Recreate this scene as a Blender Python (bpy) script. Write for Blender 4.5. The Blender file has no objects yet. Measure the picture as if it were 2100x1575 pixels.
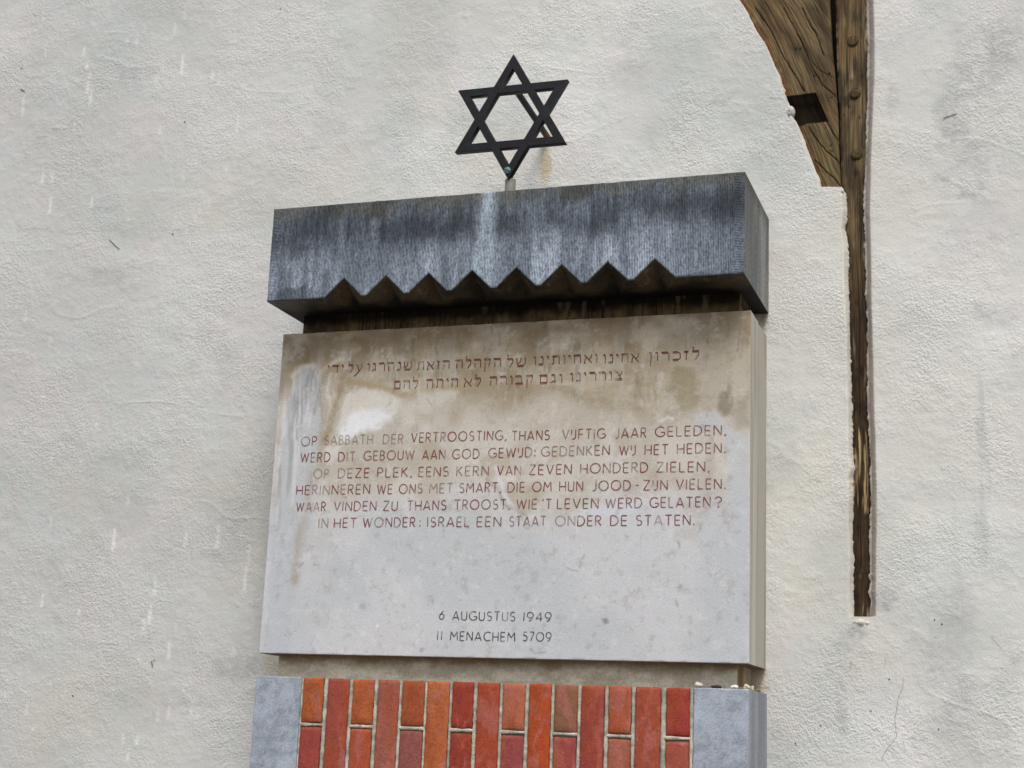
import bpy, math, random
import numpy as np
from mathutils import Matrix, Vector
random.seed(4)
sc = bpy.context.scene
C = bpy.context.scene.collection
Z0 = 1.79                       # height of the tablet's lower edge above the ground

# ------------------------------------------------------------------ camera
CR = np.array([[0.9474000, 0.3175173, 0.0401988], [-0.3180314, 0.9198733, 0.2295411], [0.0359055, -0.2302517, 0.9724685]])
CC = np.array([1.6902016, -3.4193112, -0.1911358])
FPX = 3179.4
cam = bpy.data.objects.new('camera', bpy.data.cameras.new('camera')); C.objects.link(cam)
cam.data.sensor_width = 36; cam.data.lens = FPX / 2100 * 36
cam.data.clip_start = .05; cam.data.clip_end = 500
M = Matrix.Identity(4)
for i in range(3):
    M[i][0] = CR[0][i]; M[i][1] = CR[2][i]; M[i][2] = -CR[1][i]; M[i][3] = CC[i] + (Z0 if i == 2 else 0)
cam.matrix_world = M
sc.camera = cam

# ------------------------------------------------------------------ light
SUN_EL, SUN_AZ = math.radians(58), math.radians(24)      # azimuth measured to the right of the wall's normal
w = bpy.data.worlds.new('World'); sc.world = w; w.use_nodes = True
nt = w.node_tree; nt.nodes.clear()
sky = nt.nodes.new('ShaderNodeTexSky'); sky.sky_type = 'NISHITA'; sky.sun_disc = False
sky.sun_elevation = SUN_EL; sky.sun_rotation = math.pi - SUN_AZ
sky.air_density = 1.0; sky.dust_density = 4.0; sky.ozone_density = 1.0
hs = nt.nodes.new('ShaderNodeHueSaturation'); hs.inputs['Saturation'].default_value = .42
bg = nt.nodes.new('ShaderNodeBackground'); bg.inputs[1].default_value = .105
out = nt.nodes.new('ShaderNodeOutputWorld')
nt.links.new(sky.outputs[0], hs.inputs['Color']); nt.links.new(hs.outputs[0], bg.inputs[0]); nt.links.new(bg.outputs[0], out.inputs[0])
sun = bpy.data.objects.new('sun', bpy.data.lights.new('sun', 'SUN')); C.objects.link(sun)
sun.data.energy = 1.5; sun.data.angle = math.radians(20); sun.data.color = (1.0, .97, .93)
sd = Vector((math.sin(SUN_AZ) * math.cos(SUN_EL), -math.cos(SUN_AZ) * math.cos(SUN_EL), math.sin(SUN_EL)))
sun.rotation_euler = sd.to_track_quat('Z', 'Y').to_euler()
sun.location = (0, 0, 8)
vs = sc.view_settings
vs.view_transform = 'Standard'; vs.look = 'None'; vs.gamma = 1; vs.use_curve_mapping = False; vs.exposure = 0.48

# ------------------------------------------------------------------ helpers
def px(u, v, y):
    """point of the plane y = const seen at measured photo position (u, v); returns x, z (z above the tablet's foot)"""
    d = CR.T @ np.array([(u - 1050) / FPX, 1, -(v - 787.5) / FPX]); t = (y - CC[1]) / d[1]
    return float(CC[0] + t * d[0]), float(CC[2] + t * d[2])
def pxs(L, y): return [px(u, v, y) for u, v in L]
def lin(r, g, b):
    f = lambda c: (c / 255 / 12.92) if c / 255 <= .04045 else ((c / 255 + .055) / 1.055) ** 2.4
    return np.array([f(r), f(g), f(b)])
_lat = {}
def vn(x, z, s, seed=0):
    """value noise 0..1, feature size s"""
    if seed not in _lat: _lat[seed] = np.random.RandomState(seed + 11).rand(256, 256)
    L = _lat[seed]
    X = np.asarray(x) / s + 37.3; Z = np.asarray(z) / s + 91.7
    xi = np.floor(X).astype(int); zi = np.floor(Z).astype(int); fx = X - xi; fz = Z - zi
    fx = fx * fx * (3 - 2 * fx); fz = fz * fz * (3 - 2 * fz)
    a = L[xi % 256, zi % 256]; b = L[(xi + 1) % 256, zi % 256]; c = L[xi % 256, (zi + 1) % 256]; d = L[(xi + 1) % 256, (zi + 1) % 256]
    return (a * (1 - fx) + b * fx) * (1 - fz) + (c * (1 - fx) + d * fx) * fz
def fbm(x, z, s, seed=0, n=4, g=.5):
    t = 0; a = 1; w_ = 0
    for i in range(n):
        t = t + a * vn(x, z, s / 2 ** i, seed + i * 7); w_ += a; a *= g
    return t / w_
def sm(a, b, x):
    t = np.clip((x - a) / (b - a), 0, 1); return t * t * (3 - 2 * t)
def mix(c, d, t):
    t = np.asarray(t)[..., None]; return c * (1 - t) + d * t
def pdist(x, z, pts):
    """distance to a polyline"""
    best = np.full(np.shape(x), 1e9)
    for (ax, az), (bx, bz) in zip(pts[:-1], pts[1:]):
        dx, dz = bx - ax, bz - az; t = np.clip(((x - ax) * dx + (z - az) * dz) / (dx * dx + dz * dz + 1e-12), 0, 1)
        best = np.minimum(best, np.hypot(x - ax - t * dx, z - az - t * dz))
    return best
def inside(x, z, poly):
    r = np.zeros(np.shape(x), bool); n = len(poly)
    for i in range(n):
        ax, az = poly[i]; bx, bz = poly[(i + 1) % n]
        if az == bz: continue
        r ^= ((az > z) != (bz > z)) & (x < (bx - ax) * (z - az) / (bz - az) + ax)
    return r
def sdf(x, z, poly):
    d = pdist(x, z, poly + [poly[0]]); return np.where(inside(x, z, poly), -d, d)

class MB:
    """collects pieces of quads with a colour at each point, makes ONE mesh object"""
    def __init__(s): s.V = []; s.F = []; s.K = []; s.S = []; s.n = 0
    def add(s, V, F, K, smooth=True):
        V = np.asarray(V, float).reshape(-1, 3); K = np.broadcast_to(np.asarray(K, float), (len(V), 3))
        s.V.append(V); s.K.append(K)
        for f in F: s.F.append(tuple(i + s.n for i in f)); s.S.append(smooth)
        s.n += len(V); return s
    def grid(s, X, Y, Z, K, smooth=True):
        r, c = X.shape; V = np.stack([X, Y, Z], -1).reshape(-1, 3)
        i = np.arange(r * c).reshape(r, c)
        q = np.stack([i[:-1, :-1], i[:-1, 1:], i[1:, 1:], i[1:, :-1]], -1).reshape(-1, 4) + s.n
        s.V.append(V); s.K.append(np.broadcast_to(np.asarray(K, float), (r, c, 3)).reshape(-1, 3)); s.F.append(('Q', q, smooth)); s.n += len(V); return s
    def box(s, x0, x1, y0, y1, z0, z1, K):
        P = [(x, y, z) for x in (x0, x1) for y in (y0, y1) for z in (z0, z1)]
        for f in ((0, 1, 3, 2), (4, 6, 7, 5), (0, 4, 5, 1), (2, 3, 7, 6), (0, 2, 6, 4), (1, 5, 7, 3)):
            s.add([P[k] for k in f], [(0, 1, 2, 3)], K, False)
        return s
    def build(s, name, mat, parent=None, origin=(0, 0, 0), uv=None):
        V = np.concatenate(s.V); K = np.concatenate(s.K)
        loops = []; tot = []; smo = []
        k = 0
        polys = []
        for f in s.F:
            if f[0] == 'Q':
                polys.append((f[1].ravel(), np.full(len(f[1]), 4), np.full(len(f[1]), f[2])))
            else:
                polys.append((np.array(f), np.array([len(f)]), np.array([s.S[k]]))); k += 1
        lv = np.concatenate([p[0] for p in polys]).astype(np.int32); lt = np.concatenate([p[1] for p in polys]).astype(np.int32)
        smo = np.concatenate([p[2] for p in polys])
        me = bpy.data.meshes.new(name)
        me.vertices.add(len(V)); me.vertices.foreach_set('co', (V - np.array(origin)).astype(np.float32).ravel())
        me.loops.add(len(lv)); me.loops.foreach_set('vertex_index', lv)
        me.polygons.add(len(lt)); me.polygons.foreach_set('loop_start', np.concatenate([[0], np.cumsum(lt)[:-1]]).astype(np.int32))
        me.update(calc_edges=True)
        me.polygons.foreach_set('use_smooth', smo)
        a = me.attributes.new('Col', 'FLOAT_COLOR', 'POINT')
        a.data.foreach_set('color', np.concatenate([K, np.ones((len(K), 1))], 1).astype(np.float32).ravel())
        if uv is not None:
            b = me.attributes.new('Strk', 'FLOAT_VECTOR', 'POINT'); b.data.foreach_set('vector', np.asarray(uv, np.float32).ravel())
        me.validate(); me.update()
        me.materials.append(mat)
        o = bpy.data.objects.new(name, me); C.objects.link(o)
        return put(o, parent, origin)
def put(o, parent, origin=(0, 0, 0)):
    """top-level objects are lifted by Z0; children keep monument coordinates relative to their parent's origin"""
    if parent is None:
        o.location = (origin[0], origin[1], origin[2] + Z0); o['o'] = origin
    else:
        o.parent = parent; po = parent['o']; o.location = tuple(origin[i] - po[i] for i in range(3)); o['o'] = origin
    return o
def empty(name, origin):
    o = bpy.data.objects.new(name, None); C.objects.link(o); o.empty_display_size = .1; return put(o, None, origin)
def tag(o, label, cat, group=None):
    o['label'] = label; o['category'] = cat
    if group: o['group'] = group
    return o

# ------------------------------------------------------------------ materials
def mat_new(name, rough=.85, spec=.3):
    m = bpy.data.materials.new(name); m.use_nodes = True; t = m.node_tree; b = t.nodes['Principled BSDF']
    b.inputs['Roughness'].default_value = rough; b.inputs['Specular IOR Level'].default_value = spec
    return m, t, b
def N(t, kind, **kw):
    n = t.nodes.new(kind)
    for k, v in kw.items():
        if k in n.inputs: n.inputs[k].default_value = v
        else: setattr(n, k, v)
    return n
def noise(t, vec, scale, detail=3, rough=.55, dist=0.):
    n = N(t, 'ShaderNodeTexNoise', Scale=scale, Detail=detail, Roughness=rough, Distortion=dist); t.links.new(vec, n.inputs['Vector']); return n.outputs[0]
def mapping(t, vec, scale=(1, 1, 1), rot=(0, 0, 0)):
    n = N(t, 'ShaderNodeMapping'); n.inputs['Scale'].default_value = scale; n.inputs['Rotation'].default_value = rot; t.links.new(vec, n.inputs[0]); return n.outputs[0]
def math_(t, op, a, b=None, c=None, clamp=False):
    n = N(t, 'ShaderNodeMath', operation=op, use_clamp=clamp)
    for i, v in enumerate((a, b, c)):
        if v is None: continue
        if isinstance(v, (int, float)): n.inputs[i].default_value = v
        else: t.links.new(v, n.inputs[i])
    return n.outputs[0]
def rng(t, v, a, b, c, d):
    n = N(t, 'ShaderNodeMapRange'); t.links.new(v, n.inputs[0])
    for i, k in enumerate((a, b, c, d)): n.inputs[i + 1].default_value = k
    return n.outputs[0]
def mulcol(t, col, f):
    n = N(t, 'ShaderNodeVectorMath', operation='SCALE'); t.links.new(col, n.inputs[0]); t.links.new(f, n.inputs['Scale']); return n.outputs[0]
def bump(t, b, h, dist, strength=1., prev=None):
    n = N(t, 'ShaderNodeBump', Strength=strength, Distance=dist); t.links.new(h, n.inputs['Height'])
    if prev is not None: t.links.new(prev, n.inputs['Normal'])
    t.links.new(n.outputs[0], b.inputs['Normal']); return n.outputs[0]
def attr(t, name='Col'):
    return N(t, 'ShaderNodeAttribute', attribute_name=name).outputs[0]

def stucco_material():
    m, t, b = mat_new('stucco', .92, .2)
    co = N(t, 'ShaderNodeTexCoord').outputs['Object']
    p1 = mapping(t, co, (1, 1, 1.1), (0, .7, 0)); p2 = mapping(t, co, (1.15, 1, .9), (0, -.6, 0))
    n1 = noise(t, p1, 135, 3, .62, .25); n2 = noise(t, p2, 300, 3, .65, .1)
    patch = rng(t, noise(t, co, 4.5, 4, .65), .40, .64, .12, 1.35)
    ridg = math_(t, 'ABSOLUTE', math_(t, 'SUBTRACT', noise(t, p2, 90, 2, .5, .5), .5))
    h = math_(t, 'ADD', math_(t, 'MULTIPLY', n1, .9), math_(t, 'MULTIPLY', n2, .5))
    h = math_(t, 'ADD', math_(t, 'MULTIPLY', h, patch), math_(t, 'MULTIPLY', ridg, -.5))
    bump(t, b, h, .0033, .95)
    relief_tone = rng(t, h, .15, .9, .95, 1.03)  # tone follows the bump height, slightly darker in the hollows
    fine = rng(t, noise(t, co, 420, 2, .6), .3, .7, .96, 1.04)
    t.links.new(mulcol(t, mulcol(t, attr(t), relief_tone), fine), b.inputs['Base Color'])
    return m
def stone_material(name, rough=.8, speck=.12, sc_=330, bd=.0008, spec=.3):
    m, t, b = mat_new(name, rough, spec)
    co = N(t, 'ShaderNodeTexCoord').outputs['Object']
    f = rng(t, noise(t, co, sc_, 3, .7), .3, .7, 1 - speck, 1 + speck)
    pit = rng(t, noise(t, co, sc_ * .55, 2, .5), .26, .36, .72, 1)
    t.links.new(mulcol(t, mulcol(t, attr(t), f), pit), b.inputs['Base Color'])
    bump(t, b, math_(t, 'ADD', noise(t, co, sc_ * .8, 3, .6), math_(t, 'MULTIPLY', pit, .6)), bd, .8)
    return m
def lintel_material():
    m, t, b = mat_new('bluestone_tooled', .72, .35)
    co = N(t, 'ShaderNodeTexCoord').outputs['Object']
    sx = N(t, 'ShaderNodeSeparateXYZ'); t.links.new(co, sx.inputs[0]); X, Y, Z = sx.outputs
    nn = N(t, 'ShaderNodeSeparateXYZ'); t.links.new(N(t, 'ShaderNodeNewGeometry').outputs['True Normal'], nn.inputs[0])
    wob = math_(t, 'MULTIPLY', noise(t, co, 30, 2), .002)
    def comb(c): return math_(t, 'SINE', math_(t, 'MULTIPLY', math_(t, 'ADD', c, wob), 2 * math.pi / .0036))
    vert = comb(X); hor = comb(Z); dia = comb(math_(t, 'ADD', math_(t, 'MULTIPLY', X, .8), math_(t, 'MULTIPLY', Y, .9)))
    edge = math_(t, 'GREATER_THAN', math_(t, 'ABSOLUTE', math_(t, 'SUBTRACT', X, .561)), .539)
    fr = math_(t, 'GREATER_THAN', math_(t, 'MULTIPLY', nn.outputs[1], -1), .6)
    a = N(t, 'ShaderNodeMix'); t.links.new(edge, a.inputs[0]); t.links.new(vert, a.inputs[2]); t.links.new(hor, a.inputs[3])
    c = N(t, 'ShaderNodeMix'); t.links.new(fr, c.inputs[0]); t.links.new(math_(t, 'MULTIPLY', dia, .4), c.inputs[2]); t.links.new(a.outputs[0], c.inputs[3])
    g = math_(t, 'MULTIPLY', c.outputs[0], rng(t, noise(t, co, 60, 3), .3, .7, .35, 1))
    spk = noise(t, mapping(t, co, (1, 1, .55)), 260, 3, .75)
    f = math_(t, 'ADD', rng(t, spk, .36, .64, .5, 1.5), math_(t, 'MULTIPLY', g, .6))
    t.links.new(mulcol(t, attr(t), f), b.inputs['Base Color'])
    bump(t, b, math_(t, 'ADD', math_(t, 'MULTIPLY', g, .5), math_(t, 'MULTIPLY', spk, .9)), .0009, .9)
    return m
def brick_material():
    m, t, b = mat_new('red_brick', .82, .22)
    tc = N(t, 'ShaderNodeTexCoord').outputs['Object']; oi = N(t, 'ShaderNodeObjectInfo')
    off = N(t, 'ShaderNodeVectorMath', operation='ADD'); t.links.new(tc, off.inputs[0]); t.links.new(math_(t, 'MULTIPLY', oi.outputs['Random'], 40), off.inputs[1]); co = off.outputs[0]
    big = noise(t, mapping(t, co, (1, 1, .45), (0, .25, 0)), 24, 3, .55, .9)
    pale = N(t, 'ShaderNodeMix', data_type='RGBA'); t.links.new(rng(t, big, .52, .6, 0, .5), pale.inputs[0])
    t.links.new(oi.outputs['Color'], pale.inputs[6]); pale.inputs[7].default_value = (*lin(172, 106, 98), 1)
    org = N(t, 'ShaderNodeMix', data_type='RGBA'); t.links.new(rng(t, noise(t, mapping(t, co, (1, 1, .3), (0, -.2, 0)), 17, 2, .5, .6), .5, .68, 0, .6), org.inputs[0])
    t.links.new(pale.outputs[2], org.inputs[6]); org.inputs[7].default_value = (*lin(156, 72, 38), 1)
    f = rng(t, noise(t, co, 260, 4, .75), .3, .7, .74, 1.22); d = math_(t, 'MULTIPLY', rng(t, noise(t, co, 70, 4, .7), .3, .6, .8, 1.05), rng(t, noise(t, co, 330, 2, .6), .27, .36, .65, 1))
    t.links.new(mulcol(t, mulcol(t, org.outputs[2], f), d), b.inputs['Base Color'])
    bump(t, b, math_(t, 'ADD', noise(t, mapping(t, co, (1, 1, .4)), 70, 4, .6, .4), math_(t, 'MULTIPLY', f, .5)), .0024, .9)
    return m
def wood_material():
    m, t, b = mat_new('old_oak', .8, .25)
    s = attr(t, 'Strk')            # grain coordinates: across, 0, along
    g1 = noise(t, mapping(t, s, (1, 1, .026)), 360, 5, .7, .1); g2 = noise(t, mapping(t, s, (1, 1, .08)), 120, 5, .65, .25)
    f = math_(t, 'MULTIPLY', rng(t, g1, .36, .64, .36, 1.5), rng(t, g2, .3, .7, .72, 1.2))
    t.links.new(mulcol(t, attr(t), f), b.inputs['Base Color'])
    bump(t, b, math_(t, 'ADD', math_(t, 'MULTIPLY', g1, .6), g2), .0022, .9)
    return m
def letter_material():
    m, t, b = mat_new('letter_paint', .7, .3)
    s = N(t, 'ShaderNodeSeparateXYZ'); t.links.new(attr(t, 'Strk'), s.inputs[0])
    co = N(t, 'ShaderNodeTexCoord').outputs['Object']
    t.links.new(mulcol(t, attr(t), rng(t, noise(t, co, 500, 3, .7), .3, .7, .75, 1.3)), b.inputs['Base Color'])
    bump(t, b, math_(t, 'ABSOLUTE', s.outputs[0]), .001, .9)
    return m
def metal_material():
    m, t, b = mat_new('weathered_bronze', .55, .3)
    co = N(t, 'ShaderNodeTexCoord').outputs['Object']
    n = noise(t, co, 38, 4, .65); mx = N(t, 'ShaderNodeMix', data_type='RGBA'); t.links.new(rng(t, n, .52, .74, 0, .7), mx.inputs[0])
    t.links.new(attr(t), mx.inputs[6]); mx.inputs[7].default_value = (*lin(28, 48, 50), 1)
    t.links.new(mulcol(t, mx.outputs[2], rng(t, noise(t, co, 260, 3, .7), .3, .7, .7, 1.3)), b.inputs['Base Color'])
    bump(t, b, noise(t, co, 170, 4, .65), .0008, .6)
    b.inputs['Metallic'].default_value = .25
    return m
def plain_material(name, rough=.8, speck=.15, sc_=200, bd=.001):
    return stone_material(name, rough, speck, sc_, bd)
M_st = stucco_material(); M_lime = stone_material('limestone', .82, .09, 380, .0007); M_lin = lintel_material(); M_blue = stone_material('bluestone', .7, .2, 260, .0009)
M_conc = stone_material('rough_render', .92, .2, 260, .003, .2); M_brick = brick_material(); M_mort = stone_material('mortar', .95, .14, 300, .0018, .15)
M_wood = wood_material(); M_let = letter_material(); M_met = metal_material(); M_peb = stone_material('pebble', .5, .08, 400, .0004, .4); M_gr = stone_material('paving', .9, .15, 30, .002)

# ------------------------------------------------------------------ ground
g = MB(); gx, gz = np.meshgrid(np.linspace(-60, 60, 61), np.linspace(-90, 30, 61)); g.grid(gx, gz, np.full_like(gx, -Z0), mix(lin(118, 112, 104), lin(96, 92, 88), fbm(gx, gz, 6)))
o = g.build('ground', M_gr); o['kind'] = 'structure'

# ------------------------------------------------------------------ stucco wall with timber recess
D_T = .018                                    # depth of the timber face behind the plaster face
LI = pxs([(1517, 0), (1533, 24), (1553, 64), (1572, 93), (1588, 131), (1601, 160), (1612, 197), (1625, 237), (1641, 264), (1653, 296), (1664, 325), (1673, 349), (1683, 373), (1685, 388)], D_T)
LI += [(1.2935, LI[-1][1] - .004)] + pxs([(1735, 402), (1737, 438), (1734, 473), (1740, 517), (1738.5, 564), (1742, 619), (1743.7, 678), (1745, 736), (1747, 780), (1748, 860), (1748, 889), (1750, 942), (1754.5, 962), (1748.7, 983), (1750, 1024), (1748.7, 1088), (1751.6, 1146), (1750, 1196), (1751.6, 1266)], D_T)
RI = pxs([(1777, 0), (1779, 67), (1778, 150), (1779, 208), (1777, 267), (1775, 320), (1772, 387), (1770.6, 400), (1771, 447), (1774, 502), (1776, 561), (1775, 605), (1779, 663), (1778, 736), (1778, 809), (1780, 860), (1781, 883), (1784, 933), (1784.6, 1006), (1783.7, 1065), (1783.7, 1176), (1781, 1180), (1786, 1193), (1782, 1213), (1786, 1234), (1783.7, 1268)], D_T)
RO = pxs([(1792, 0), (1795, 147), (1791, 227), (1787, 333), (1785, 420), (1786, 460), (1788, 546), (1790.5, 692), (1794, 860), (1797, 900), (1799, 1006), (1798, 1152), (1797, 1266)], 0)
ZB = LI[-1][1]                                # lower end of the recess
ZT = 2.3
LI = [(LI[0][0] - (ZT - LI[0][1]) * .62, ZT)] + LI
RI = [(RI[0][0] + .004, ZT)] + RI; RO = [(RO[0][0] + .004, ZT)] + RO
def curve(L, z):
    a = np.array(sorted(L, key=lambda p: p[1])); return np.interp(z, a[:, 1], a[:, 0])
def ragged(z, seed): return (fbm(z, z * 0, .021, seed, 4, .95) - .5) * .0085 * (.25 + 1.5 * vn(z, z * 0, .06, seed + 5)) * np.where(z > 1.1, .8, 1.15) + (vn(z, z * 0, .05, seed + 3) - .5) * .002
def Lin(z): return curve(LI, z) + ragged(z, 5)
def Rin(z): return curve(RI, z) + ragged(z, 9)
def Lout(z): return curve(LI, z) - np.where(z > 1.09, .0035, .0085) + (vn(z, z * 0, .06, 70) - .5) * .003
def Rout(z): return np.maximum(curve(RO, z), Rin(z) + .004) + (vn(z, z * 0, .07, 71) - .5) * .0025

def relief(x, z):
    r = (fbm(x, z, .4, 21, 2) - .5) * .010 + (fbm(x, z, .12, 25, 2) - .5) * .0030 + (fbm(x, z, .02, 29, 2) - .5) * .0009
    tr = np.abs(fbm(x * .45 - z * .2, z * 1.1 + x * .3, .2, 33, 3) - .5)
    return r - .0008 * np.exp(-(tr / .012) ** 2) * sm(.5, .7, fbm(x, z, .22, 36, 2))
STR = [(235, 50, 120, .5), (248, 230, 300, .4), (455, 240, 300, .7), (470, 330, 375, .8), (482, 380, 500, .7), (493, 480, 570, .7), (690, 190, 230, .5), (742, 170, 250, .4), (943, 110, 180, .6), (1000, 25, 100, .6), (985, 290, 400, 1), (880, 345, 380, .6), (845, 405, 450, .6), (1148, 370, 430, .6), (128, 510, 620, .7), (157, 680, 720, .5), (1285, 610, 720, .5), (865, 680, 720, .6), (230, 925, 980, .9), (285, 910, 975, .5), (275, 1050, 1150, .9), (497, 1050, 1115, .7), (1095, 510, 620, .3), (1225, 870, 920, .4)]
STR = [(a / 2.625, b / 2.625, c / 2.625, d) for a, b, c, d in STR]
S2 = [(550, 420, 530, 1), (890, 440, 515, .8), (1047, 400, 520, .6), (1195, 500, 600, .5), (1178, 600, 730, .9), (742, 660, 745, .9), (722, 780, 885, 1), (690, 850, 925, .8), (490, 555, 600, .6), (245, 370, 420, .7), (203, 735, 800, .7), (377, 800, 850, .9), (843, 870, 915, .5), (812, 960, 1050, .9), (130, 1260, 1320, .6), (755, 1290, 1350, .7), (810, 1265, 1340, .8), (915, 1280, 1330, .8), (590, 1400, 1460, .6), (657, 1410, 1465, .8), (615, 1490, 1540, .8), (393, 95, 115, .8), (463, 885, 900, .9), (50, 912, 935, .8), (240, 1158, 1175, .8), (28, 1212, 1232, .8), (160, 1375, 1395, .9), (535, 60, 72, .6), (68, 145, 158, .6)]
STR += [(a / 2.333, 900 + b / 2.333, 900 + c / 2.333, d) for a, b, c, d in S2]
rs = np.random.RandomState(3)
STR += [(rs.uniform(5, 545), v, v + rs.uniform(8, 30), rs.uniform(.15, .5)) for v in rs.uniform(0, 1560, 55)]
STR += [(rs.uniform(600, 1000), v, v + rs.uniform(8, 30), rs.uniform(.1, .3)) for v in rs.uniform(0, 380, 14)]
def wall_colour(x, z):
    base = mix(lin(209, 209, 204), lin(222, 222, 218), sm(.35, .65, fbm(x, z, .6, 41, 3)))
    base = np.array(base)
    base = mix(base, lin(184, 184, 183), .6 * sm(.9, -.7, x + (fbm(x, z, .5, 43, 3) - .5) * 1.1) )  # broad fade: dimmer light at the left painted into the base colour
    base = mix(base, lin(212, 206, 208), .25 * sm(.45, .7, fbm(x + 9, z, .17, 45, 4, .6))); base = mix(base, lin(192, 203, 201), .32 * sm(.48, .72, fbm(x - 5, z, .15, 46, 4, .6)))
    base = mix(base, lin(196, 190, 172), .22 * sm(.45, .75, fbm(x, z, .28, 47, 4)))
    base = mix(base, lin(170, 178, 176), .3 * sm(.5, .75, fbm(x + 3, z, .22, 51, 4)))
    def blot(u, v, ru, rv, col, a, sd_=0, y=0):
        nonlocal base
        cx, cz = px(u, v, y); q = ((x - cx) / (ru / 860)) ** 2 + ((z - cz) / (rv / 860)) ** 2
        q = q + (fbm(x, z, .06, 60 + sd_, 5, .72) - .5) * 3.0
        base = mix(base, col, a * (1 if col[0] > col[2] * 1.6 else .75) * sm(1.3, -.2, q) * (np.ones_like(x) if col[0] > col[2] * 1.6 else sm(.2, .75, fbm(x, z, .014, 67, 3, .7) + .12)))
    gry = lin(148, 152, 154)
    for u, v, ru, rv, a in ((2010, 150, 70, 130, .5), (1965, 330, 50, 90, .45), (1832, 200, 14, 45, .4), (2060, 90, 40, 60, .45), (1990, 450, 110, 60, .25), (2030, 640, 70, 30, .35), (1815, 1225, 26, 26, .75), (1762, 1295, 22, 16, .7), (1745, 1330, 40, 40, .35), (1960, 1330, 50, 130, .4), (2065, 1380, 40, 60, .3), (1725, 1440, 14, 60, .45), (1920, 1500, 60, 50, .3), (1940, 240, 24, 60, .4),
                            (230, 560, 110, 28, .4), (70, 470, 55, 10, .55), (270, 150, 60, 20, .35), (215, 430, 50, 12, .4), (480, 1370, 60, 26, .55), (350, 1430, 120, 30, .3), (470, 1080, 70, 80, .3), (550, 1150, 28, 220, .3), (400, 690, 90, 30, .3), (340, 760, 110, 22, .22), (1300, 150, 60, 50, .22), (1480, 205, 22, 12, .5)):
        blot(u, v, ru, rv, gry, a, int(u) % 5)
    blot(1568, 652, 13, 22, lin(168, 112, 48), 1, 2); blot(1556, 1396, 24, 36, lin(182, 134, 78), .9, 1); blot(552, 1365, 26, 34, lin(186, 172, 140), .5, 1)  # last blot: shade beside the lower neck, painted beige; the others are stains
    blot(1120, 335, 13, 60, lin(196, 180, 148), .8, 1); blot(1122, 282, 9, 9, lin(130, 80, 40), .9, 1); blot(1580, 500, 10, 90, lin(200, 196, 180), .4, 2)
    # runs of grey dirt down the right part
    drip = sm(.55, .8, fbm(x, z * .12, .03, 81, 3)) * sm(1.45, 1.62, x) * sm(.42, .6, fbm(x, z, .4, 83, 2))
    base = mix(base, lin(160, 163, 165), .4 * drip)
    # pale splashes that ran down the left part
    white = np.zeros(np.shape(x))
    for u, v0, v1, a in STR:
        x0, z0 = px(u, v0, 0); z1 = px(u, v1, 0)[1]
        sel = (np.abs(x - x0) < .02) & (z < z0 + .02) & (z > z1 - .02)
        if not sel.any(): continue
        xx = x[sel]; zz = z[sel]; t = np.clip((z0 - zz) / (z0 - z1 + 1e-6), 0, 1)
        e = np.exp(-((xx - x0 - (vn(zz, zz * 0, .02, int(u) % 9) - .5) * .003) / (.0030 + .0026 * t)) ** 2) * sm(z1 - .006, z1 + .003, zz) * sm(z0 + .004, z0 - .012, zz)
        white[sel] = np.maximum(white[sel], a * e)
    base = mix(base, lin(240, 241, 240), .55 * white * (.6 + .8 * vn(x, z, .006, 91)))
    return base
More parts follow.
